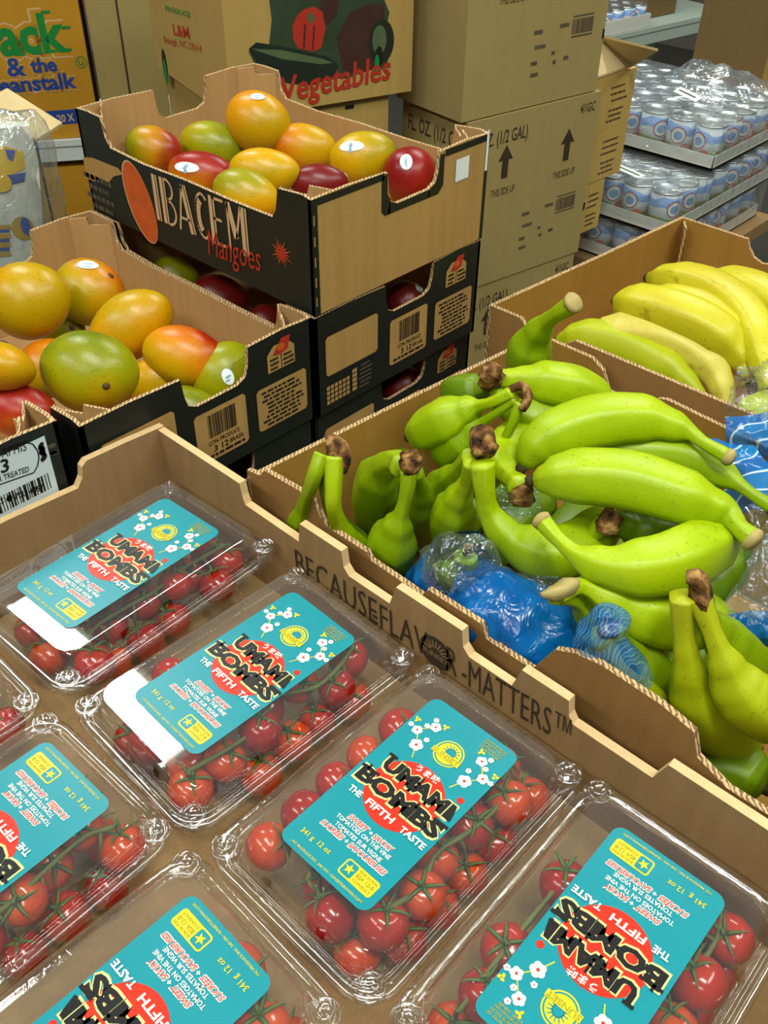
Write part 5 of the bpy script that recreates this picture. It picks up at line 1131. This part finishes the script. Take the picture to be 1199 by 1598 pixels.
# tray of cans on that shelf
c0 = pz(1013, 42, sz_+0.002)
ang = math.atan2(se.y, se.x)
t = thing('can_tray', 'white tray of cans on the pale shelf at the top edge of the picture', 'tray', c0-se*0.18, 'white can trays')
m = MB(); F = Face(c0-se*0.40+sn*0.0, se, Z, sn)
m.prism([(0, 0), (0.40, 0), (0.40, 0.045), (0, 0.045)], F.o, se, Z, sn, 0.003, M_TRAYW); m.build('tray_edge', t)
m = MB(); m.prism([(0, 0), (0.40, 0), (0.40, 0.003), (0, 0.003)], F.o-sn*0.003, se, Z, sn, 0.2, M_TRAYW); m.build('base_panel', t)
m = MB(); m.prism([(0, 0), (0.2, 0), (0.2, 0.045), (0, 0.045)], c0-sn*0.003, -sn, Z, se, 0.003, M_TRAYW); m.build('tray_edge', t)
for i in range(6):
    for j in range(3):
        p = c0-se*(0.034+0.0612*i)-sn*(0.036+0.0612*j); can(p.x, p.y, sz_+0.0055, 'food can standing in the white tray on the pale shelf, top edge of the picture', 'cans on the pale shelf', 1.2*i+j)
k0 = pz(1018, 32, sz_+0.002)-sn*0.03
t, m, F, FL, FT, w = carton('shipping_carton', 'dark brown carton on the pale shelf at the top edge of the picture', k0, k0+se*0.17, 0.2, 0.22, K_DARK, K_DARK); m.build('carton_body', t)

# ================================================================== films and bags
CLEARF = film('clear_bag_film', (0.90, 0.95, 0.97), base=0.09, power=1.8, gain=0.6, haze=0.10, hazecol=(0.75, 0.88, 0.95), rough=0.10, bump=1.0, bscale=55, bdist=0.010)
CLEARG = film('clear_dark_film', (0.72, 0.86, 0.86), base=0.09, power=1.8, gain=0.6, haze=0.05, hazecol=(0.6, 0.8, 0.8), rough=0.09, bump=1.0, bscale=70, bdist=0.008)
def blue_film():
    m, nt, N, L, b = nmat('blue_film'); tc = N.new('ShaderNodeTexCoord')
    nz = N.new('ShaderNodeTexNoise'); nz.inputs['Scale'].default_value = 18; nz.inputs['Detail'].default_value = 3; nz.inputs['Distortion'].default_value = 1.5; L.new(tc.outputs['Object'], nz.inputs[0])
    rp = N.new('ShaderNodeValToRGB'); rp.color_ramp.elements[0].position = 0.3; rp.color_ramp.elements[0].color = lin((0, 62, 130))+(1,); rp.color_ramp.elements[1].position = 0.75; rp.color_ramp.elements[1].color = lin((0, 116, 180))+(1,)
    L.new(nz.outputs['Fac'], rp.inputs[0]); L.new(rp.outputs[0], b.inputs['Base Color']); b.inputs['Roughness'].default_value = 0.22; b.inputs['Specular IOR Level'].default_value = 0.6
    n2 = N.new('ShaderNodeTexNoise'); n2.inputs['Scale'].default_value = 45; n2.inputs['Distortion'].default_value = 2; L.new(tc.outputs['Object'], n2.inputs[0])
    bp = N.new('ShaderNodeBump'); bp.inputs['Strength'].default_value = 0.4; bp.inputs['Distance'].default_value = 0.006; L.new(n2.outputs['Fac'], bp.inputs['Height']); L.new(bp.outputs[0], b.inputs['Normal'])
    return m
BLUEF = blue_film()
def printed_film(name='printed_film', opac=0.75, scale=9):
    """clear film with blue and white print"""
    m, nt, N, L, b = nmat(name); out = N['Material Output']
    tc = N.new('ShaderNodeTexCoord'); w = N.new('ShaderNodeTexWave'); w.inputs['Scale'].default_value = scale; w.inputs['Distortion'].default_value = 9; w.inputs['Detail'].default_value = 1; L.new(tc.outputs['Object'], w.inputs[0])
    rp = N.new('ShaderNodeValToRGB'); rp.color_ramp.interpolation = 'CONSTANT'; e = rp.color_ramp.elements; e[0].color = lin((8, 104, 176))+(1,); e[1].position = 0.45; e[1].color = lin((196, 222, 232))+(1,); k = e.new(0.62); k.color = lin((24, 120, 184))+(1,)
    L.new(w.outputs['Fac'], rp.inputs[0]); L.new(rp.outputs[0], b.inputs['Base Color']); b.inputs['Roughness'].default_value = 0.18
    t = N.new('ShaderNodeBsdfTransparent'); t.inputs[0].default_value = (0.85, 0.93, 0.97, 1)
    mx = N.new('ShaderNodeMixShader'); mx.inputs[0].default_value = opac; L.new(t.outputs[0], mx.inputs[1]); L.new(b.outputs[0], mx.inputs[2]); L.new(mx.outputs[0], out.inputs['Surface'])
    return m
PRINTF = printed_film()
PRINTS = printed_film('printed_film_fine', 0.4, 60)
def sheet(m, corners, mat, amp=0.006, nu=18, nv=18, seed=0, freq=40, fold=None):
    """crumpled sheet over four picture points (x, y, height)"""
    A, B_, C_, D = [pz(*c) for c in corners]; nrm_ = ((B_-A).cross(D-A)).normalized()
    if nrm_.z < 0: nrm_ = -nrm_
    g = []
    for j in range(nv+1):
        for i in range(nu+1):
            a, b = i/nu, j/nv; p = A*(1-a)*(1-b)+B_*a*(1-b)+C_*a*b+D*(1-a)*b
            h = amp*(1.2*noise.noise(p*freq+V((seed, 0, 0)))+0.7*(0.5-abs(noise.noise(p*freq*1.8+V((0, seed, 5)))))*1.4)
            if fold: h += fold*math.sin(math.pi*a)*math.sin(math.pi*b)
            g.append(p+nrm_*h)
    m.add(g, [[j*(nu+1)+i, j*(nu+1)+i+1, (j+1)*(nu+1)+i+1, (j+1)*(nu+1)+i] for j in range(nv) for i in range(nu)], mat, True)
def blob(m, pts, rad, mat, amp=0.004, seed=0, seg=36, n=34, flat=0.9, cap=False):
    cv = catmull([pz(*p) for p in pts], n); lp = []
    for i, p in enumerate(cv):
        t_ = (cv[min(i+1, n)]-cv[max(i-1, 0)]).normalized(); a = (Z-t_*Z.dot(t_)).normalized(); b = t_.cross(a); f = i/n
        r = interp(rad, f)
        ring = []
        for k in range(seg):
            q = 2*math.pi*k/seg; d = a*math.cos(q)*flat+b*math.sin(q); w = p+d*r
            ring.append(w+d*amp*(noise.noise(w*35+V((seed, 0, 0)))+0.6*noise.noise(w*80+V((0, seed, 0)))))
        lp.append(ring)
    m.loops(lp, mat, True, True, cap, False)
def solo(m, name, label, cat, p, group=None): return tag(m.build(name, None, org=pz(*p)), label, cat, group)
BGF = 'blue film sleeves in the green banana box'
m = MB(); blob(m, [(716, 932, -.072), (762, 950, -.07), (818, 976, -.074), (866, 1002, -.081), (898, 1020, -.089)], [(0, .026), (0.15, .033), (0.5, .038), (0.85, .036), (1, .031)], BLUEF, .006, 1)
solo(m, 'blue_sleeve', 'large shiny blue film sleeve around a green banana, behind the lettered wall', 'plastic sleeve', (820, 990, -.07), BGF)
m = MB(); blob(m, [(726, 880, -.05), (712, 900, -.075), (700, 922, -.10), (690, 945, -.14)], [(0, .030), (0.4, .036), (1, .040)], BLUEF, .005, 2)
t = solo(m, 'blue_sleeve', 'blue film sleeve with a clear top holding thin green stems, left of the large sleeve', 'plastic sleeve', (712, 900, -.08), BGF)
m = MB(); blob(m, [(742, 846, -.010), (734, 862, -.026), (724, 886, -.054)], [(0, .004), (0.35, .014), (0.7, .024), (1, .031)], CLEARG, .012, 3, cap=True); m.build('clear_top', t)
m = MB(); blob(m, [(938, 1045, -.055), (950, 1075, -.08), (965, 1110, -.115), (985, 1150, -.15)], [(0, .026), (0.3, .034), (1, .038)], BLUEF, .005, 4)
t = solo(m, 'blue_sleeve', 'blue film sleeve below a film wrapped banana crown, behind the tray wall', 'plastic sleeve', (950, 1080, -.08), BGF)
m = MB(); blob(m, [(946, 955, .010), (944, 972, .0), (945, 1000, -.018), (946, 1040, -.05)], [(0, .004), (0.3, .014), (0.5, .016), (1, .026)], PRINTS, .010, 5, cap=True); m.build('clear_top', t)
CFG = 'clear films among the green bananas'
def flm(label, quads, p, mats):
    m = MB()
    for i, (c, amp, fold) in enumerate(quads): sheet(m, c, mats[i % len(mats)], amp, seed=i*3+p[0]*0.1, fold=fold)
    return solo(m, 'plastic_film', label, 'plastic film', p, CFG)
flm('clear crumpled film in the dark gap between the blue sleeves and the smile shaped banana', [(((740, 905, -.055), (860, 885, -.04), (900, 935, -.055), (790, 945, -.07)), .008, .01)], (810, 915, -.06), [CLEARG])
flm('blue scrap of film in the dark gap above the large blue sleeve', [(((805, 930, -.06), (870, 930, -.055), (900, 965, -.062), (840, 965, -.066)), .006, .006)], (850, 945, -.06), [BLUEF])
flm('clear film with a blue lower band draped at the right edge beside the green bananas', [(((1195, 830, -.015), (1260, 830, -.015), (1270, 960, -.06), (1110, 965, -.07)), .010, .02), (((1105, 962, -.072), (1240, 950, -.062), (1230, 1010, -.09), (1120, 995, -.092)), .008, .008)], (1160, 930, -.05), [CLEARF, BLUEF])
flm('clear film hanging down the right edge beside the long green bananas', [(((1150, 800, -.02), (1230, 770, -.01), (1245, 870, -.03), (1165, 885, -.04)), .010, .012)], (1190, 830, -.02), [CLEARG])
flm('blue and white printed film on the right edge, between the two banana boxes', [(((1085, 682, -.02), (1180, 700, -.005), (1260, 800, -.01), (1150, 800, -.035)), .008, .015)], (1150, 735, -.01), [PRINTF])
flm('upright clear film with blue print at the right edge, over the yellow bananas', [(((1150, 568, .03), (1240, 570, .03), (1245, 650, -.02), (1130, 660, -.035)), .012, .012), (((1131, 650, -.03), (1240, 640, -.02), (1230, 720, -.05), (1128, 705, -.06)), .010, .012)], (1165, 640, -.01), [CLEARF, PRINTF])
flm('thin film in the hollow by the small brown crown, left of the long bananas', [(((772, 762, -.01), (835, 752, -.01), (850, 805, -.025), (790, 808, -.025)), .005, .004)], (810, 780, -.01), [CLEARG])

# ---- clear bag with yellow and blue print at the left edge, carton with a flap behind it
BX = -0.52
BAGF = film('left_bag_film', (0.90, 0.94, 0.97), base=0.10, power=1.5, gain=0.55, haze=0.07, hazecol=(0.80, 0.86, 0.92), rough=0.10, bump=0.9, bscale=30, bdist=0.010)
t = thing('snack_bag', 'clear plastic bag with yellow and blue print at the left edge of the picture', 'bag', pz(40, 330, TZ))
def bagpt(x, y, d=0.0): return pA(x, y, BX-d)
m = MB(); rows = []
outl = [(176, -40, 58), (186, -48, 72), (205, -52, 80), (235, -56, 88), (262, -60, 92), (300, -62, 99), (345, -64, 104), (390, -64, 100), (440, -62, 98), (480, -60, 96)]
for y_, xa, xb in outl:
    ring = []
    for k in range(24):
        q = 2*math.pi*k/24; c_, s_ = math.cos(q), math.sin(q); x_ = (xa+xb)/2+(xb-xa)/2*c_; p = bagpt(x_, y_)
        th_ = 0.035*min(1, (y_-168)/60.0); p = p+V((1, -0.6, 0)).normalized()*s_*th_*-1; ring.append(p+V((noise.noise(p*25), noise.noise(p*25+V((5, 0, 0))), noise.noise(p*25+V((0, 7, 0)))))*0.010)
    rows.append(ring)
m.loops(rows, BAGF, True, True, True, True); m.build('bag_film', t)
m = MB(); F = Face(bagpt(0, 260)+V((-0.0, 0.0, 0)), V((0.45, 0.89, 0)), Z, V((0.89, -0.45, 0)))
PB = lambda *a: [tuple(F.px(*q)) for q in a]
M_SNY = plain('snack_yellow', (232, 186, 10), 0.4, 0.4, var=0.08); M_SNB = plain('snack_blue', (58, 84, 156), 0.4, 0.4); M_SNF = plain('snack_filling', (226, 220, 198), 0.6, 0.3, var=0.35, scale=70)
m.prism(PB((-40, 205), (46, 196), (60, 250), (66, 330), (70, 440), (-50, 440)), F.o, F.u, F.v, F.n, 0.02, M_SNF)
m.poly(F, PB((-40, 230), (10, 228), (36, 236), (40, 262), (20, 272), (-40, 276)), M_SNY, 0.001); m.poly(F, PB((8, 232), (24, 234), (20, 252), (12, 246)), M_SNB, 0.002)
m.poly(F, PB((-40, 276), (20, 272), (40, 268), (38, 282), (10, 288), (-40, 290)), M_SNB, 0.0015); m.ell(F, *F.px(2, 284), 0.012, 0.012, M_SNY, 0.003)
for y_ in (352, 366, 380, 394): m.poly(F, PB((-20, y_), (16, y_-2), (18, y_+5), (-20, y_+8)), plain('snack_mustard', (186, 148, 20), 0.5), 0.001)
for y_ in (359, 374, 388): m.poly(F, PB((-20, y_), (14, y_-2), (16, y_+2), (-20, y_+4)), M_SNB, 0.0015)
m.ell(F, *F.px(36, 356), 0.014, 0.016, plain('snack_mustard', (186, 148, 20), 0.5), 0.001); m.ell(F, *F.px(40, 352), 0.006, 0.012, M_SNB, 0.002)
m.build('printed_panel', t)
fz = bagpt(30, 200).z
Q = [pA(-20, 160, BX-0.16), pA(12, 142, BX-0.20), pA(98, 196, BX-0.10), pA(58, 222, BX-0.02), pA(-20, 185, BX-0.05)]
oc0 = pA(-70, 215, BX-0.12); oc1 = pA(58, 222, BX-0.12); oc0.z = oc1.z = TZ+0.001
t = thing('open_carton', 'open carton behind the clear bag at the left edge, one pale flap raised', 'carton', (oc0+oc1)/2)
hC = min(q.z for q in Q)-0.004-oc0.z; ce = (oc1-oc0).normalized(); cn = ce.cross(Z)
for P_, Q_ in ((oc0, oc1), (oc1, oc1-cn*0.22), (oc1-cn*0.22, oc0-cn*0.22), (oc0-cn*0.22, oc0)):
    m = MB(); u_ = (Q_-P_).normalized(); m.prism([(0, 0), ((Q_-P_).length, 0), ((Q_-P_).length, hC), (0, hC)], P_, u_, Z, u_.cross(Z), 0.004, K_OPEN, FLUTE); m.build('wall_panel', t)
m = MB(); lo = [p for p in Q]; hi = [p+Z*0.004 for p in Q]; n_ = len(Q)
m.add(lo+hi, [list(range(n_-1, -1, -1)), list(range(n_, 2*n_))]+[[i, (i+1) % n_, (i+1) % n_+n_, i+n_] for i in range(n_)], K_FLAP); m.build('flap', t)
# white paper edge showing under the left carton
q = pz(440, 705, -0.1165)
